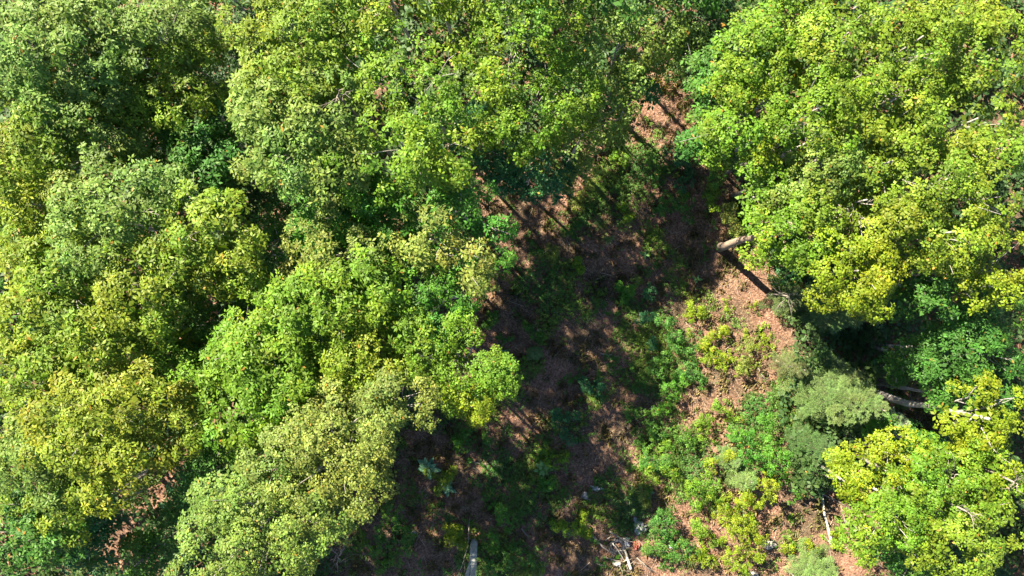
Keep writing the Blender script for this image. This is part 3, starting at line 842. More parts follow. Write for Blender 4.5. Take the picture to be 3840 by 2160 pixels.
SAP = [
    ('yellow sunlit sapling patch on the left rim of the reddish sunny soil', 'bright', 1.5, [(1755, 775, 26), (1735, 800, 22), (1772, 795, 22)]),
    ('yellow low sapling in the middle of the sunny soil patch', 'bright', 1.3, [(1800, 840, 24), (1775, 868, 20), (1825, 835, 16)]),
    ('yellow sapling cluster at the lower tip of the sunny soil patch', 'bright', 1.4, [(1800, 900, 30), (1835, 915, 22), (1780, 890, 20)]),
    ('brownish green shrub on the right rim of the sunny soil patch', 'khaki', 1.8, [(1885, 865, 26), (1895, 895, 24), (1880, 925, 18)]),
    ('dark green sapling bordering the yellow patch on its left', 'mid', 2.0, [(1700, 850, 34), (1680, 810, 24), (1720, 880, 26)]),
    ('dark green leafy sapling below the left of the sunny patch', 'mid', 1.9, [(1655, 925, 30), (1680, 905, 22)]),
    ('olive sapling in shade below the yellow cluster', 'mid', 1.6, [(1745, 935, 30), (1720, 960, 24), (1770, 960, 22)]),
    ('deep green sapling column left of the dark round shadow', 'vivid', 2.2, [(1690, 985, 32), (1660, 1020, 30), (1700, 960, 22)]),
    ('green sapling in shade in the lower middle of the clearing', 'mid', 2.0, [(1625, 1055, 32), (1590, 1040, 24), (1650, 1080, 24)]),
    ('teal tinted shrub in deep shade in the centre of the clearing', 'blue', 1.6, [(1500, 990, 28), (1475, 970, 20), (1440, 1060, 26)]),
    ('teal shrub below the centre of the clearing in shade', 'blue', 1.4, [(1430, 1100, 28), (1400, 1050, 22)]),
    ('green sapling lit from above beside two orange light patches', 'lime', 1.5, [(1390, 1165, 30), (1420, 1150, 20)]),
    ('dark green shrub left of the orange light patches', 'mid', 1.4, [(1225, 1100, 24), (1170, 1095, 20)]),
    ('small lit green sapling in the dark lower left of the clearing', 'vivid', 1.4, [(1160, 1138, 22), (1150, 1110, 14)]),
    ('yellow green shrub below the teal rosette plants', 'yellowgreen', 1.3, [(1110, 1225, 26), (1085, 1200, 20), (1130, 1190, 16)]),
    ('narrow green sapling left of the grey forked trunk', 'bright', 2.2, [(1128, 1362, 20), (1130, 1335, 16)]),
    ('olive sapling close to the left of the grey forked trunk', 'yellowgreen', 1.6, [(1160, 1375, 18), (1150, 1345, 14)]),
    ('tall narrow green sapling right of the grey forked trunk', 'vivid', 2.8, [(1255, 1290, 20), (1272, 1325, 26), (1240, 1375, 26)]),
    ('dark green shrub in the bottom left of the clearing under pale crowns', 'mid', 2.2, [(990, 1300, 34), (960, 1350, 36), (1020, 1340, 26)]),
    ('deep green shrub at the bottom left edge of the clearing', 'mid', 2.0, [(1020, 1380, 36), (930, 1400, 34), (980, 1420, 34)]),
    ('mid green shrub on the bottom edge right of the forked trunk', 'mid', 1.8, [(1290, 1400, 34), (1330, 1430, 30), (1250, 1430, 26)]),
    ('green sapling in the lower clearing beside a straw patch', 'vivid', 1.6, [(1385, 1215, 22), (1370, 1235, 18)]),
    ('lit green sapling above the pile of dead branches', 'lime', 1.6, [(1440, 1335, 28), (1465, 1350, 22), (1405, 1330, 18)]),
    ('small yellow seedling right of the lit sapling above the pile of branches', 'bright', 1.0, [(1480, 1345, 14), (1470, 1300, 10)]),
    ('dark round bush in the middle of the lower clearing', 'dark', 2.2, [(1570, 1275, 36), (1590, 1250, 24)]),
    ('yellow straw coloured sapling touching the dark round bush', 'khaki', 1.7, [(1620, 1240, 20), (1635, 1265, 18)]),
    ('shaded green sapling thicket left of the lower soil patches', 'mid', 2.4, [(1640, 1165, 38), (1690, 1150, 30), (1620, 1120, 28)]),
    ('lit green sapling of the thicket left of the lower soil patches', 'lime', 2.4, [(1690, 1190, 32), (1655, 1200, 24), (1675, 1130, 18)]),
    ('dark green thicket near the white rag in the lower clearing', 'mid', 2.4, [(1680, 1310, 38), (1665, 1350, 34), (1700, 1360, 30)]),
    ('green shrub below the white rag at the bottom', 'mid', 2.0, [(1720, 1390, 34), (1690, 1410, 28), (1640, 1395, 22)]),
    ('bright sapling left of the pale pines in the lower right clearing', 'lime', 2.8, [(1775, 1215, 38), (1740, 1235, 30), (1800, 1250, 28)]),
    ('yellow green sapling above the pale pines, next to the small pink soil patch', 'bright', 2.4, [(1795, 1180, 24), (1840, 1140, 24)]),
    ('olive green sapling left of the small pink soil patch', 'mid', 1.8, [(1720, 1095, 26), (1740, 1120, 20)]),
    ('tall dark green sapling right of the small pink soil patch', 'vivid', 3.6, [(1880, 1105, 42), (1920, 1080, 36), (1905, 1150, 36)]),
    ('shaded deep green young tree between the pines and the bright wood', 'vivid', 4.2, [(1965, 1165, 52), (1990, 1215, 46), (1950, 1110, 38)]),
    ('bright yellow green young tree on the edge of the lower shade', 'bright', 3.6, [(1935, 1230, 44), (1905, 1265, 34), (1965, 1250, 30)]),
    ('dark shaded undergrowth tree left of the brilliant crown', 'dark', 3.6, [(2060, 1200, 46), (2030, 1150, 40), (2090, 1160, 34)]),
    ('brilliant yellow young tree in the lower right clearing', 'bright', 3.0, [(1880, 1330, 46), (1850, 1350, 30), (1920, 1350, 30), (1890, 1380, 32)]),
    ('yellow young shrub at the bottom edge below the brilliant young tree', 'bright', 2.4, [(1850, 1415, 34), (1890, 1425, 28), (1915, 1400, 18)]),
    ('small yellow sapling at the foot of the fallen birch log', 'bright', 1.2, [(2040, 1375, 18), (1990, 1385, 16)]),
    ('tiny yellow sapling beside the thinner fallen pole', 'bright', 1.0, [(2110, 1345, 13), (2115, 1375, 11)]),
    ('bright shrub climbing the right border of the bottom soil patch', 'bright', 3.0, [(2190, 1400, 32), (2170, 1360, 20)]),
    ('shaded green sapling in the top of the clearing', 'mid', 1.6, [(1640, 400, 30), (1670, 430, 24)]),
    ('blue green sapling in the dark top right of the clearing', 'blue', 1.8, [(1720, 400, 34), (1740, 450, 32), (1700, 370, 24)]),
    ('deep green sapling in the dark right of the clearing', 'mid', 1.8, [(1700, 500, 34), (1730, 530, 28), (1665, 520, 26)]),
    ('lit green sapling on the right side of the clearing above the soil patch', 'lime', 1.8, [(1800, 485, 26), (1790, 510, 20)]),
    ('small lit green sapling near the top of the clearing', 'lime', 1.3, [(1570, 405, 17), (1555, 390, 12)]),
    ('narrow lime sapling in the upper middle of the clearing', 'lime', 1.2, [(1585, 545, 12), (1570, 520, 12)]),
    ('small lime seedling in the dark middle of the clearing', 'lime', .9, [(1460, 655, 12), (1463, 675, 10)]),
    ('yellowish shrub on a brown lit patch left of the middle of the clearing', 'khaki', 1.2, [(1385, 625, 20), (1395, 655, 16)]),
    ('leafy green sapling below the middle of the clearing, partly lit', 'vivid', 1.4, [(1590, 735, 18), (1575, 755, 14), (1565, 720, 12)]),
    ('straw coloured shrub next to the leafy sapling below the middle', 'khaki', 1.1, [(1600, 710, 15)]),
    ('teal shrub in shade right of the middle of the clearing', 'blue', 1.5, [(1640, 740, 22), (1620, 800, 24), (1650, 860, 24)]),
    ('greenish shrub in deep shade in the dark left of the clearing', 'mid', 1.0, [(1245, 800, 18), (1225, 815, 10)]),
    ('deep green shrub under the centre of the clearing near dead leaves', 'mid', 1.0, [(1350, 850, 24), (1330, 830, 16)]),
    ('olive shrub in shade in the upper clearing under the overhang', 'khaki', 1.2, [(1455, 510, 24), (1490, 470, 20)]),
    ('dark green sapling at the right border of the upper clearing', 'mid', 3.0, [(1790, 395, 32), (1770, 350, 30), (1820, 440, 26)]),
    ('shaded olive brush above the leaning pale trunk', 'khaki', 2.0, [(1850, 560, 28), (1835, 520, 24), (1865, 590, 18)]),
    ('teal shrub right of the sunny soil below the lime crown', 'blue', 3.0, [(1985, 690, 34), (2020, 665, 30), (2060, 690, 30)]),
    ('lit green shrub right of the sunny soil, between the fir and the lime crown', 'mid', 2.6, [(1960, 715, 22), (2010, 725, 22)]),
    ('dark undergrowth shrub on the floor of the black hollow', 'dark', 2.0, [(2210, 850, 60), (2290, 820, 50), (2340, 870, 40)]),
    ('shaded shrub below the black hollow beside the grey trunk', 'mid', 2.4, [(2240, 925, 28), (2215, 915, 24)]),
    ('dark undergrowth bush beneath the overhang at the top of the clearing', 'dark', 2.4, [(1720, 160, 40), (1750, 220, 34), (1700, 90, 40)]),
    ('yellow green sapling filling the strip above the brilliant young tree', 'bright', 2.4, [(1845, 1275, 36), (1880, 1255, 32), (1815, 1300, 26)]),
    ('bright leafy sapling left of the brilliant young tree', 'lime', 2.0, [(1770, 1330, 32), (1800, 1370, 30), (1750, 1290, 26)]),
    ('bright sapling touching the bottom edge left of the yellow young shrub', 'bright', 1.8, [(1790, 1425, 28), (1760, 1400, 24)]),
    ('green shrub between the olive sapling and the tall dark one, on lit soil', 'lime', 1.8, [(1780, 1060, 26), (1820, 1020, 22), (1850, 1060, 24)]),
]
for s in SAP:
    sapling(*s, **({'dens': .7} if 'sunny soil' in s[0] else {}))

print('TRIS saplings', NTRI[0])


# ------------------------------------------------------------------ rosette plants with big leaves, ferns
def leaf_blade(L, W, rng, bend=.25):
    """one broad leaf along +X, folded along its midrib and arched"""
    t = np.array([0, .18, .4, .65, .85, 1.0])
    w = np.array([.12, .55, 1.0, .85, .5, .02]) * W / 2
    z = .35 * L * t - bend * L * t ** 2
    V, F = [], []
    for i in range(6):
        V += [(t[i] * L, w[i], z[i] + w[i] * .3), (t[i] * L, 0, z[i]), (t[i] * L, -w[i], z[i] + w[i] * .3)]
    for i in range(5):
        a = i * 3
        F += [(a, a + 1, a + 4, a + 3), (a + 1, a + 2, a + 5, a + 4)]
    return V, F


def flat_leaf_mat(name, c):
    m = noise_material(name, [(.3, tuple(np.array(c) * .8)), (.7, tuple(np.array(c) * 1.15))], 9.0, rough=.7, bump=.2)
    return m


M_MULLEIN = flat_leaf_mat('mullein_leaf', (.085, .18, .10))
M_MULLEIN_G = flat_leaf_mat('mullein_green_leaf', (.14, .26, .08))
M_FERN = flat_leaf_mat('fern_leaf', (.11, .22, .045))


def rosette_plant(label, u, v, rpx, n, mat, seed, name='mullein_plant', cat='plant'):
    rng = np.random.default_rng(seed)
    b = place(u, v, .15)
    b[2] = ground_height(b[0], b[1])
    R = size(rpx)
    root = bpy.data.objects.new(name, None)
    root.location = tuple(b)
    COL.objects.link(root)
    root['label'] = label
    root['category'] = cat
    V, F = tubes([([(0, 0, -.02), (0, 0, .12), (.01, 0, .3)], [.02, .02, .01])], 7)
    link('stem', mesh_faces('stem', V, F, mat), root)
    V, F = leaf_blade(R, R * .42, rng)
    me = mesh_faces('leaf', V, F, mat, smooth=False)
    for k in range(n):
        o = link('leaf', me, root, (0, 0, .06 + .022 * k))
        s = 1.1 - .55 * k / n + rng.uniform(-.1, .1)
        o.scale = (s, s, s)
        o.rotation_euler = (rng.normal(0, .15), rng.normal(-.05 - .45 * k / n, .1), k * 2.4 + rng.normal(0, .2))


rosette_plant('large teal rosette plant, upper one of two in the dark lower left clearing', 1078, 1172, 33, 13, M_MULLEIN, 1)
rosette_plant('teal star shaped rosette plant, lower one of two in the dark lower left clearing', 1125, 1226, 26, 10, M_MULLEIN, 2)
rosette_plant('pale green rosette plant lit beside the orange light patches', 1365, 1180, 28, 11, M_MULLEIN_G, 3)
rosette_plant('small teal four leaved rosette left of the lower thicket', 1628, 1240, 15, 6, M_MULLEIN, 4)
rosette_plant('small grey green rosette near the tip of the pointed crown', 1264, 886, 16, 7, M_MULLEIN, 5)
rosette_plant('small lit rosette between the trunk shadow and the yellow patch', 1755, 702, 14, 6, M_MULLEIN_G, 6)
rosette_plant('faint rosette on the shaded floor above the yellow straw shrub', 1620, 640, 15, 7, M_MULLEIN_G, 7)


def fern(label, u, v, rpx, n, seed):
    rng = np.random.default_rng(seed)
    b = place(u, v, .2)
    b[2] = ground_height(b[0], b[1])
    R = size(rpx)
    root = bpy.data.objects.new('fern', None)
    root.location = tuple(b)
    COL.objects.link(root)
    root['label'] = label
    root['category'] = 'fern'
    V, F = [], []
    m = 12
    for i in range(m):
        t = (i + 1) / m
        w = R * .26 * math.sin(math.pi * min(1, t * .9 + .12)) + .01
        z = .45 * R * t - .42 * R * t * t
        for s in (-1, 1):
            k = len(V)
            V += [(R * t - .03, 0, z), (R * t + .01, s * w * .5, z + .01), (R * t + .03 + w * .3, s * w, z - .02), (R * t + .02, s * w * .4, z)]
            F.append((k, k + 1, k + 2, k + 3))
    vt, ft = tubes([([(0, 0, 0), (R * .5, 0, .12 * R), (R, 0, .03 * R)], [.008, .006, .003])], 4)
    off = len(V)
    V += [tuple(a) for a in vt]
    F += [tuple(off + j for j in f) for f in ft]
    me = mesh_faces('frond', V, F, M_FERN, smooth=False)
    for k in range(n):
        o = link('frond', me, root, (0, 0, .03))
        o.rotation_euler = (0, rng.normal(-.15, .12), 6.28 * k / n + rng.normal(0, .25))


fern('bright fern with spread fronds in the upper middle of the clearing', 1512, 563, 24, 8, 1)
fern('second fern just below the bright one in the clearing', 1530, 600, 20, 7, 2)

# ------------------------------------------------------------------ small seedlings, copies of a few kinds
def in_poly(x, y, poly):
    c = np.zeros(len(x), bool)
    j = len(poly) - 1
    for i in range(len(poly)):
        xi, yi = poly[i]
        xj, yj = poly[j]
        cond = ((yi > y) != (yj > y)) & (x < (xj - xi) * (y - yi) / (yj - yi + 1e-12) + xi)
        c ^= cond
        j = i
    return c


seed_protos = {}


def seedling_mesh(color, k):
    key = (color, k)
    if key not in seed_protos:
        rng = np.random.default_rng(100 + k)
        q, c, C = crown_mesh('seedling', [(0, 0, .42, .22 + .04 * k)], color, rng, 'maple', .11, .17, .9, .35)
        for e in C:
            w = np.array([.008, .008, 0])
            q = np.concatenate([q, [np.array([0, 0, -.02]) - w, np.array([0, 0, -.02]) + w, e + w, e - w]])
            c = np.concatenate([c, [(.10, .12, .04)]])
        seed_protos[key] = mesh_polys('seedling', q, 4, c, M_HERB)
    return seed_protos[key]


ZONES = [
    ('yellow', 'small yellow green seedling on the sunlit reddish soil patch', 'bright', 46,
     [(1740, 760), (1840, 730), (1940, 790), (1950, 880), (1880, 960), (1790, 930), (1730, 840)]),
    ('shade', 'small dull green seedling on the shaded brown floor of the clearing', 'mid', 110,
     [(1310, 500), (1480, 430), (1620, 300), (1760, 330), (1850, 560), (1700, 760), (1620, 1100), (1500, 1200), (1300, 1150), (1200, 900), (1330, 760)]),
    ('low', 'small leafy seedling between litter and dead wood in the lower clearing', 'vivid', 80,
     [(1080, 1180), (1300, 1120), (1700, 1150), (1740, 1300), (1700, 1449), (950, 1449), (960, 1330)]),
    ('right', 'small yellowish seedling on the bare ground at the lower right', 'lime', 34,
     [(1760, 1000), (1880, 1000), (1850, 1140), (1820, 1270), (1960, 1290), (2130, 1290), (2160, 1440), (1800, 1440), (1740, 1180)]),
]
rs = np.random.default_rng(77)
for zn, lab, colr, cnt, poly in ZONES:
    P = np.array(poly, float)
    lo, hi = P.min(0), P.max(0)
    done = 0
    while done < cnt:
        # seedlings keep company: they come up in loose drifts
        cu, cv = rs.uniform(lo[0], hi[0]), rs.uniform(lo[1], hi[1])
        for _ in range(rs.integers(2, 7)):
            u, v = cu + rs.normal(0, 16), cv + rs.normal(0, 16)
            if not in_poly(np.array([u]), np.array([v]), poly)[0]:
                continue
            w = place(u, v, 0)
            w[2] = ground_height(w[0], w[1]) - .05
            o = link('seedling', seedling_mesh(colr, int(rs.integers(0, 3))), None, w, label=lab, category='seedling', group='seedlings: ' + zn)
            s = rs.uniform(.6, 1.25)
            o.scale = (s, s, s * rs.uniform(.8, 1.3))
            o.rotation_euler = (0, 0, rs.uniform(0, 6.28))
            done += 1
            if done >= cnt:
                break

# ------------------------------------------------------------------ litter, grass, twigs, herbs: stuff
CLEAR = [(1180, 560), (1290, 430), (1480, 380), (1560, 120), (1720, 60), (1790, 300), (1880, 470), (1960, 680), (2000, 900), (2200, 930), (2420, 1100),
         (2150, 1150), (2180, 1449), (840, 1449), (900, 1300), (1000, 1050), (1180, 1000), (1120, 800)]


def scatter(n, rng, poly=CLEAR, extra=.9):
    P = np.array(poly, float)
    lo, hi = P.min(0) - 60, P.max(0) + 60
    out = np.zeros((0, 2))
    while len(out) < n:
        u = rng.uniform(lo[0], hi[0], n)
        v = rng.uniform(lo[1], hi[1], n)
        k = in_poly(u, v, poly) | (rng.random(n) < .25)
        out = np.concatenate([out, np.stack([u[k], v[k]], 1)])
    out = out[:n]
    x = (out[:, 0] * 1.49068 - 1920) * K * CAM_H
    y = -(out[:, 1] * 1.49068 - 1080) * K * CAM_H
    return x, y, out


def build_litter():
    rng = np.random.default_rng(5)
    n = 80000
    x, y, _ = scatter(n, rng)
    z = ground_height(x, y) + rng.uniform(.01, .06, n)
    c = np.stack([x, y, z], 1)
    a = rng.uniform(0, 6.28, n)
    nrm = unit(np.stack([rng.normal(0, .45, n), rng.normal(0, .45, n), np.ones(n)], 1))
    d = unit(np.cross(nrm, np.stack([np.cos(a), np.sin(a), np.zeros(n)], 1)))
    s = np.cross(nrm, d)
    L = rng.uniform(.035, .10, (n, 1))
    W = L * rng.uniform(.4, .8, (n, 1))
    lift = nrm * L * rng.uniform(0, .35, (n, 1))
    q = np.stack([c - d * L * .5, c + s * W * .5 + lift, c + d * L * .5, c - s * W * .5 + lift * .6], 1).reshape(-1, 3)
    pal = np.array([(.24, .13, .095), (.31, .18, .13), (.17, .09, .065), (.35, .22, .16), (.22, .145, .095), (.38, .27, .21), (.10, .06, .045)])
    col = pal[rng.integers(0, len(pal), n)] * .97 * rng.normal(1, .15, (n, 1)).clip(.5, 1.5)
    link('leaf_litter', mesh_polys('leaf_litter', q, 4, col, M_LITTER), kind='stuff', label='fallen reddish brown leaves covering the clearing floor', category='leaf litter')


def build_grass():
    rng = np.random.default_rng(6)
    # tussocks of dry grass and thin straw
    nt_ = 1500
    x, y, _ = scatter(nt_, rng)
    k = 26
    X = np.repeat(x, k) + rng.normal(0, .16, nt_ * k)
    Y = np.repeat(y, k) + rng.normal(0, .16, nt_ * k)
    n = len(X)
    Z = ground_height(X, Y)
    a = rng.uniform(0, 6.28, n)
    out = np.stack([np.cos(a), np.sin(a), np.zeros(n)], 1)
    s = np.stack([-np.sin(a), np.cos(a), np.zeros(n)], 1) * .009
    L = rng.uniform(.12, .42, (n, 1))
    b = np.stack([X, Y, Z], 1)
    m = b + out * L * .4 + np.array([0, 0, 1]) * L * .55
    t = b + out * L * .95 + np.array([0, 0, 1]) * L * .5
    q = np.stack([b - s, b + s, m + s, t], 1)
    q[:, 3] = t
    q = q.reshape(-1, 3)
    tc = np.repeat(rng.random(nt_), k)[:, None]
    col = np.array([.075, .12, .03]) * (1 - tc) + np.array([.28, .21, .10]) * tc
    col = col * rng.normal(1, .2, (n, 1)).clip(.5, 1.6)
    link('grass', mesh_polys('grass', q, 4, col, M_HERB), kind='stuff', label='thin straw and green grass tussocks on the clearing floor', category='grass')


def build_herbs():
    """ground cover of small leaves, thicker in drifts"""
    rng = np.random.default_rng(8)
    n0 = 105000
    x, y, _ = scatter(n0, rng)
    f = (np.sin(x * .62 + 1.3 * np.sin(y * .41)) * np.cos(y * .55 + 1.1 * np.sin(x * .37 + 2)) + .45 * np.sin(x * 1.9 + y * .8) * np.cos(y * 1.7 - x * .6)
         + .3 * np.sin(x * 4.1) * np.cos(y * 3.7))
    # the sunny soil patch and the lower right soil stay barer
    for (u, v, r) in ((1850, 760, 110), (1880, 900, 60), (1830, 1120, 26), (2080, 1370, 130), (1560, 1440, 120), (1790, 620, 90), (1780, 1370, 70)):
        c = place(u, v)
        f -= 1.3 * np.exp(-(((x - c[0]) ** 2 + (y - c[1]) ** 2) / size(r) ** 2))
    for (u, v, r, g_) in ((1690, 1150, 90, .5), (1500, 1050, 100, .1), (1680, 480, 80, .3), (1670, 900, 60, .6), (1300, 1380, 110, .2), (1950, 1060, 80, .5)):  # denser herbs, partly added to dim a lit strip of the floor
        c = place(u, v)
        f += g_ * np.exp(-(((x - c[0]) ** 2 + (y - c[1]) ** 2) / size(r) ** 2))
    keep = f > rng.normal(.22, .28, n0)
    x, y = x[keep], y[keep]
    n = len(x)
    h = rng.uniform(.05, .38, n)
    cen = np.stack([x, y, ground_height(x, y) + h], 1)
    nrm = unit(np.stack([rng.normal(0, .3, n), rng.normal(0, .3, n), np.ones(n)], 1))
    tone = (np.sin(x * .9 + 3) * np.cos(y * .8) * .5 + .5)[:, None]
    col = np.array([.050, .13, .028]) * (1 - tone) + np.array([.11, .18, .022]) * tone
    col = col * rng.normal(1, .25, (n, 1)).clip(.4, 1.8)
    q, c = rosettes(cen, nrm, col, rng, 'maple', .10)
    link('ground_cover', mesh_polys('ground_cover', q, 4, c, M_HERB), kind='stuff', label='low green herbs growing in drifts over the clearing floor', category='ground cover')
    NTRI[0] += len(c) * 2


def build_twigs():
    rng = np.random.default_rng(9)
    n = 1500
    x, y, _ = scatter(n, rng)
    quads = []
    cols = []
    a = rng.uniform(0, 6.28, n)
    L = rng.uniform(.25, 1.1, n)
    b = np.stack([x, y, ground_height(x, y) + .05], 1)
    d = np.stack([np.cos(a), np.sin(a), rng.uniform(0, .15, n)], 1)
    w = rng.uniform(.006, .016, n)[:, None]
    s = np.stack([-np.sin(a), np.cos(a), np.zeros(n)], 1) * w
    up = np.array([0, 0, 1]) * w
    e = b + d * L[:, None]
    for (p, q) in ((s, up), (-s, up), (s, -up)):
        quads.append(np.stack([b + p, b + q, e + q * .5, e + p * .5], 1))
        cols.append(np.array([.30, .25, .21]) * rng.uniform(.5, 1.6, (n, 1)))
    q = np.concatenate(quads).reshape(-1, 3)
    link('fallen_twigs', mesh_polys('fallen_twigs', q, 4, np.concatenate(cols), M_LITTER), kind='stuff', label='thin grey fallen twigs strewn over the clearing floor', category='twigs')


def build_undergrowth():
    rng = np.random.default_rng(14)
    n = 36000
    u = rng.uniform(-250, 2830, n)
    v = rng.uniform(-250, 1700, n)
    inside = in_poly(u, v, UNDER_OPEN)
    for (gu, gv, gr) in ((310, 1320, 42), (345, 1270, 28), (480, 1195, 40), (860, 1330, 50), (2240, 995, 60), (2320, 1015, 60), (2390, 1035, 50), (2180, 1105, 40), (1240, 430, 60), (1340, 400, 40), (1620, 140, 60)):
        inside |= ((u - gu) ** 2 + (v - gv) ** 2) < gr ** 2
    u, v = u[~inside], v[~inside]
    x = (u * 1.49068 - 1920) * K * CAM_H
    y = -(v * 1.49068 - 1080) * K * CAM_H
    hgt = 2.2 + 1.6 * np.sin(x * .9 + 1) * np.cos(y * .8) + .8 * np.sin(x * 2.3) * np.sin(y * 2.1)
    z = np.clip(hgt, .5, 5) * rng.uniform(.55, 1.0, len(x)) + ground_height(x, y)
    nrm = unit(np.stack([rng.normal(0, .35, len(x)), rng.normal(0, .35, len(x)), np.ones(len(x))], 1))
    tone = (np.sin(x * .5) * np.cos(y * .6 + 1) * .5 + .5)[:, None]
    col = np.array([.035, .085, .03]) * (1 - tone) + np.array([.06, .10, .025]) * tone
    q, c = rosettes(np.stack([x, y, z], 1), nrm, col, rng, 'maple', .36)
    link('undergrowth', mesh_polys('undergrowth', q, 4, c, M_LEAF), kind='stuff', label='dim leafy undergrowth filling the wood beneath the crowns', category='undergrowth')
    NTRI[0] += len(c) * 2


UNDER_OPEN = [(1200, 520), (1290, 400), (1480, 350), (1560, 120), (1720, 40), (1760, 300), (1830, 470), (1930, 660), (1960, 900), (1960, 1230), (2180, 1210),
              (2200, 1449), (2230, 1700), (820, 1700), (860, 1300), (980, 1080), (1140, 980), (1100, 800)]
build_undergrowth()
build_litter()
build_grass()
build_herbs()
build_twigs()


# ------------------------------------------------------------------ logs, dead boughs, cloth, tyre, stones
def log(label, pts, r0, r1, mat, name='fallen_log', cat='log', twigs=0, sides=10, lift=.1):
    rng = np.random.default_rng(int(pts[0][0] * 3 + pts[0][1]))
    P = []
    for p in pts:
        w = place(p[0], p[1], 0)
        w[2] = ground_height(w[0], w[1]) + lift + (p[2] if len(p) > 2 else 0)
        P.append(w)
    P = np.array(P)
    b = P[0].copy()
    t = np.linspace(0, len(P) - 1, 12)
    Q = np.stack([np.interp(t, np.arange(len(P)), P[:, k]) for k in range(3)], -1)
    Q[1:-1] += rng.normal(0, .012, (10, 3))
    root = bpy.data.objects.new(name, None)
    root.location = tuple(b)
    COL.objects.link(root)
    root['label'] = label
    root['category'] = cat
    V, F = tubes([(Q - b, np.linspace(r0, r1, 12))], sides)
    link('stem', mesh_faces('stem', V, F, mat), root)
    for k in range(twigs):
        i = rng.integers(3, 11)
        dv = (Q[-1] - Q[0]) * .22 + rng.normal(0, .3, 3) * np.array([1, 1, .4])
        V, F = tubes([(wobble(Q[i], Q[i] + dv, 5, .03, rng) - b, np.linspace(r1 * .7, .008, 5))], 6)
        link('side_branch', mesh_faces('side_branch', V, F, mat), root)


log('white birch log lying on the bare soil at the lower right', [(2092, 1378), (2082, 1330), (2073, 1290), (2070, 1245)], .125, .05, M_BIRCH, twigs=1)
log('thin brown pole lying right of the white birch log', [(2137, 1352), (2125, 1310), (2116, 1272)], .05, .03, M_DEAD)
log('short dead stick leaning on the birch log foot', [(2092, 1372, .1), (2070, 1345)], .04, .025, M_BIRCH)
log('brown pole across the top of the lower soil patch', [(2065, 1240, .1), (2115, 1265), (2180, 1310)], .05, .03, M_DEAD)
log('pale stick lying in the bottom soil near the young pine', [(1975, 1425), (1998, 1452)], .05, .04, M_BIRCH)
log('reddish stick at the right border of the bottom soil', [(2205, 1385), (2215, 1430)], .05, .03, M_DEAD)
log('long grey dead bough running into the pile of branches from the left', [(1490, 1345, .1), (1515, 1370, .2), (1555, 1395, .1)], .07, .04, M_DEAD, 'dead_bough', 'branch', 3)
log('grey dead bough along the top of the pile of branches', [(1532, 1332, .15), (1560, 1350, .25), (1585, 1362, .15)], .06, .05, M_DEAD, 'dead_bough', 'branch', 2)
log('thick pale bough end sticking out below the pile', [(1585, 1428, .1), (1578, 1405, .2), (1570, 1380, .2)], .10, .07, M_BIRCH, 'dead_bough', 'branch', 1)
log('arched thin bough at the left of the pile', [(1520, 1355, .1), (1530, 1340, .6), (1548, 1338, .2)], .035, .02, M_DEAD, 'dead_bough', 'branch', 0)
log('straight thin stick in the middle of the pile', [(1540, 1362, .15), (1556, 1385, .3), (1570, 1408, .1)], .035, .02, M_BIRCH, 'dead_bough', 'branch', 1)
log('forked bough at the lower edge of the pile', [(1560, 1410, .1), (1535, 1400, .3), (1510, 1395, .1)], .05, .02, M_DEAD, 'dead_bough', 'branch', 4)
log('crooked bough at the bottom right of the pile', [(1600, 1400, .1), (1620, 1415, .3), (1640, 1440, .1)], .05, .02, M_DEAD, 'dead_bough', 'branch', 4)
log('short stick beside the white rag', [(1620, 1325, .1), (1632, 1315, .25)], .05, .03, M_BIRCH, 'dead_bough', 'branch', 0)
log('thin branch lying on the shaded floor above the forked trunk', [(1190, 1175, .05), (1215, 1195, .05)], .035, .02, M_DEAD, 'dead_bough', 'branch', 2)
log('forked pale twig on the dark floor above the forked trunk', [(1185, 1160, .05), (1215, 1168, .1), (1240, 1162, .05)], .035, .015, M_DEAD, 'dead_bough', 'branch', 3)
log('pale stick lying in the shaded middle of the clearing', [(1510, 888, .05), (1555, 897, .05)], .045, .03, M_DEAD, 'dead_bough', 'branch', 1)
log('slanting stick above the bottom rag, on lit soil', [(1415, 1320, .1), (1432, 1345, .05)], .03, .02, M_BIRCH, 'dead_bough', 'branch', 0)
log('thin reddish stick near the green seedling of the lower clearing', [(1312, 1330, .1), (1330, 1352, .05)], .05, .03, M_DEAD, 'dead_bough', 'branch', 0)
log('long thin dead stem standing left of the grey forked trunk', [(1182, 1300, .1), (1180, 1360, 1.2), (1150, 1440, 2.4)], .03, .015, M_DEAD, 'dead_bough', 'branch', 2)
log('bent dead twig over the reddish soil below the sunny patch', [(1905, 925, .2), (1912, 945, .5), (1935, 955, .2)], .03, .012, M_DEAD, 'dead_bough', 'branch', 2)
log('thick pale stub in the wispy brush left of the big spruce', [(1945, 905, .4), (1968, 922, .5)], .09, .07, M_BARK_PALE, 'dead_bough', 'branch', 0)
# radiating bleached twigs round the pile
rp = np.random.default_rng(21)
for k in range(14):
    u, v = 1565 + rp.normal(0, 38), 1395 + rp.normal(0, 24)
    a = rp.uniform(0, 6.28)
    L = rp.uniform(14, 34)
    log('thin bleached stick tangled among others in the pile of dead branches', [(u, v, .1), (u + L * math.cos(a) * .5, v + L * math.sin(a) * .5, .25), (u + L * math.cos(a), v + L * math.sin(a), .1)],
        .028, .012, M_DEAD, 'dead_bough', 'branch', 1, 6)
    [o for o in bpy.data.objects if o.name.startswith('dead_bough') and o.get('label', '').startswith('thin bleached stick') and 'group' not in o][0]['group'] = 'bleached sticks of the branch pile'


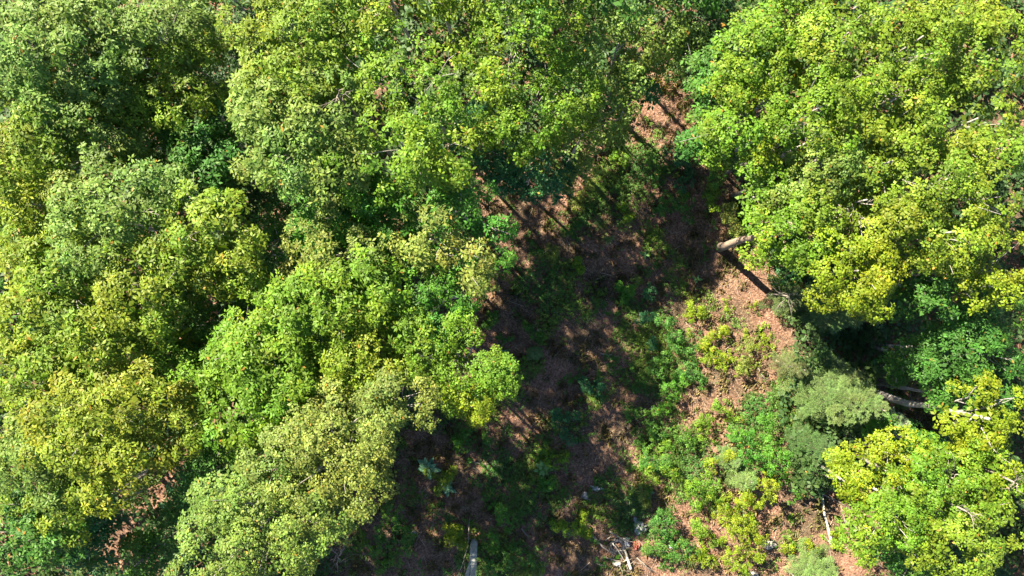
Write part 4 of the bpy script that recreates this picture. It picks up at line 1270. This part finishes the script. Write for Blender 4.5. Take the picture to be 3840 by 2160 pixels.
def cloth(label, u, v, rx, ry, rot, seed, name='crumpled_rag', mat=None):
    rng = np.random.default_rng(seed)
    n, m = 22, 15
    s = np.linspace(-1, 1, n)
    t = np.linspace(-1, 1, m)
    S, T = np.meshgrid(s, t, indexing='ij')
    ph = rng.uniform(0, 6.28, 8)
    ang = np.arctan2(T, S)
    edge = 1 + .22 * np.sin(3 * ang + ph[0]) + .14 * np.sin(5 * ang + ph[1])
    r = np.maximum(np.abs(S), np.abs(T))
    nn = np.sqrt(S ** 2 + T ** 2) + 1e-6
    X = S / nn * r * edge * size(rx)
    Y = T / nn * r * edge * size(ry)
    Z = .16 * (1 - r ** 2) + .06 * np.sin(9 * S + ph[2] + 3 * T) + .05 * np.sin(7 * T + ph[3] - 5 * S) + .03 * np.sin(17 * S + 13 * T) + .09
    c, sn = math.cos(rot), math.sin(rot)
    V = np.stack([X * c - Y * sn, X * sn + Y * c, Z], -1).reshape(-1, 3)
    F = [(i * m + j, (i + 1) * m + j, (i + 1) * m + j + 1, i * m + j + 1) for i in range(n - 1) for j in range(m - 1)]
    k = len(V)
    V2 = V.copy()
    V2[:, 2] -= .02
    F += [tuple(k + a for a in reversed(f)) for f in F]
    V = np.concatenate([V, V2])
    w = place(u, v, 0)
    w[2] = ground_height(w[0], w[1])
    return link(name, mesh_faces(name, V, F, mat or M_CLOTH), None, w, label=label, category='rag')


cloth('crumpled white rag above and right of the pile of branches', 1607, 1325, 15, 20, .4, 1)
cloth('white cloth scrap lying inside the pile of branches', 1573, 1363, 11, 15, .9, 2)
cloth('small white scrap on the shaded floor above the pile', 1500, 1228, 15, 6, -.1, 3)
cloth('tiny bluish white scrap in the green thicket beside the pile', 1688, 1372, 7, 7, .5, 4)
cloth('tiny white scrap in the dark shrubs of the lower left clearing', 1040, 1340, 8, 4, .2, 5)
cloth('faded red scrap between the rag and the pile', 1600, 1372, 9, 10, .7, 6, mat=M_RED)


def tyre(label, u, v, R, r):
    V, F = [], []
    n, m = 28, 10
    for i in range(n):
        a = 6.2832 * i / n
        for j in range(m):
            b = 6.2832 * j / m
            rr = R + r * math.cos(b)
            V.append((rr * math.cos(a), rr * math.sin(a), r * .9 * math.sin(b) + r * .8))
    for i in range(n):
        for j in range(m):
            F.append((i * m + j, ((i + 1) % n) * m + j, ((i + 1) % n) * m + (j + 1) % m, i * m + (j + 1) % m))
    w = place(u, v, 0)
    w[2] = ground_height(w[0], w[1])
    o = link('old_tyre', mesh_faces('old_tyre', V, F, M_RUBBER), None, w, label=label, category='tyre')
    o.rotation_euler = (.15, -.1, 0)


tyre('dark round tyre half hidden in the pile of dead branches', 1553, 1372, .42, .13)


def stone(label, u, v, rpx, seed, h=.6):
    rng = np.random.default_rng(seed)
    R = size(rpx)
    V, F = [], []
    n, m = 12, 7
    ph = rng.uniform(0, 6.28, 6)
    for j in range(m):
        b = math.pi * j / (m - 1)
        for i in range(n):
            a = 6.2832 * i / n
            k = 1 + .16 * math.sin(2 * a + ph[0] + b) + .1 * math.sin(3 * a + ph[1] - 2 * b) + rng.normal(0, .03)
            V.append((R * k * math.sin(b) * math.cos(a), R * .8 * k * math.sin(b) * math.sin(a), R * h * k * math.cos(b)))
    for j in range(m - 1):
        for i in range(n):
            F.append((j * n + i, (j + 1) * n + i, (j + 1) * n + (i + 1) % n, j * n + (i + 1) % n))
    w = place(u, v, 0)
    w[2] = ground_height(w[0], w[1]) + R * h * .3
    link('stone', mesh_faces('stone', V, F, M_ROCK, smooth=False), None, w, label=label, category='stone')


stone('grey stone above the orange lit patch of the lower clearing', 1471, 1246, 11, 1)
stone('pale round stone in the dark middle of the clearing', 1357, 832, 7, 2)
stone('grey block at the bottom edge below the pile of branches', 1552, 1415, 11, 3, .8)
stone('grey boulder half hidden at the foot of the brilliant young tree', 1935, 1370, 16, 4)
stone('grey stone at the bottom edge left of the young pine', 1890, 1447, 16, 5)
print('TRIS total', NTRI[0])
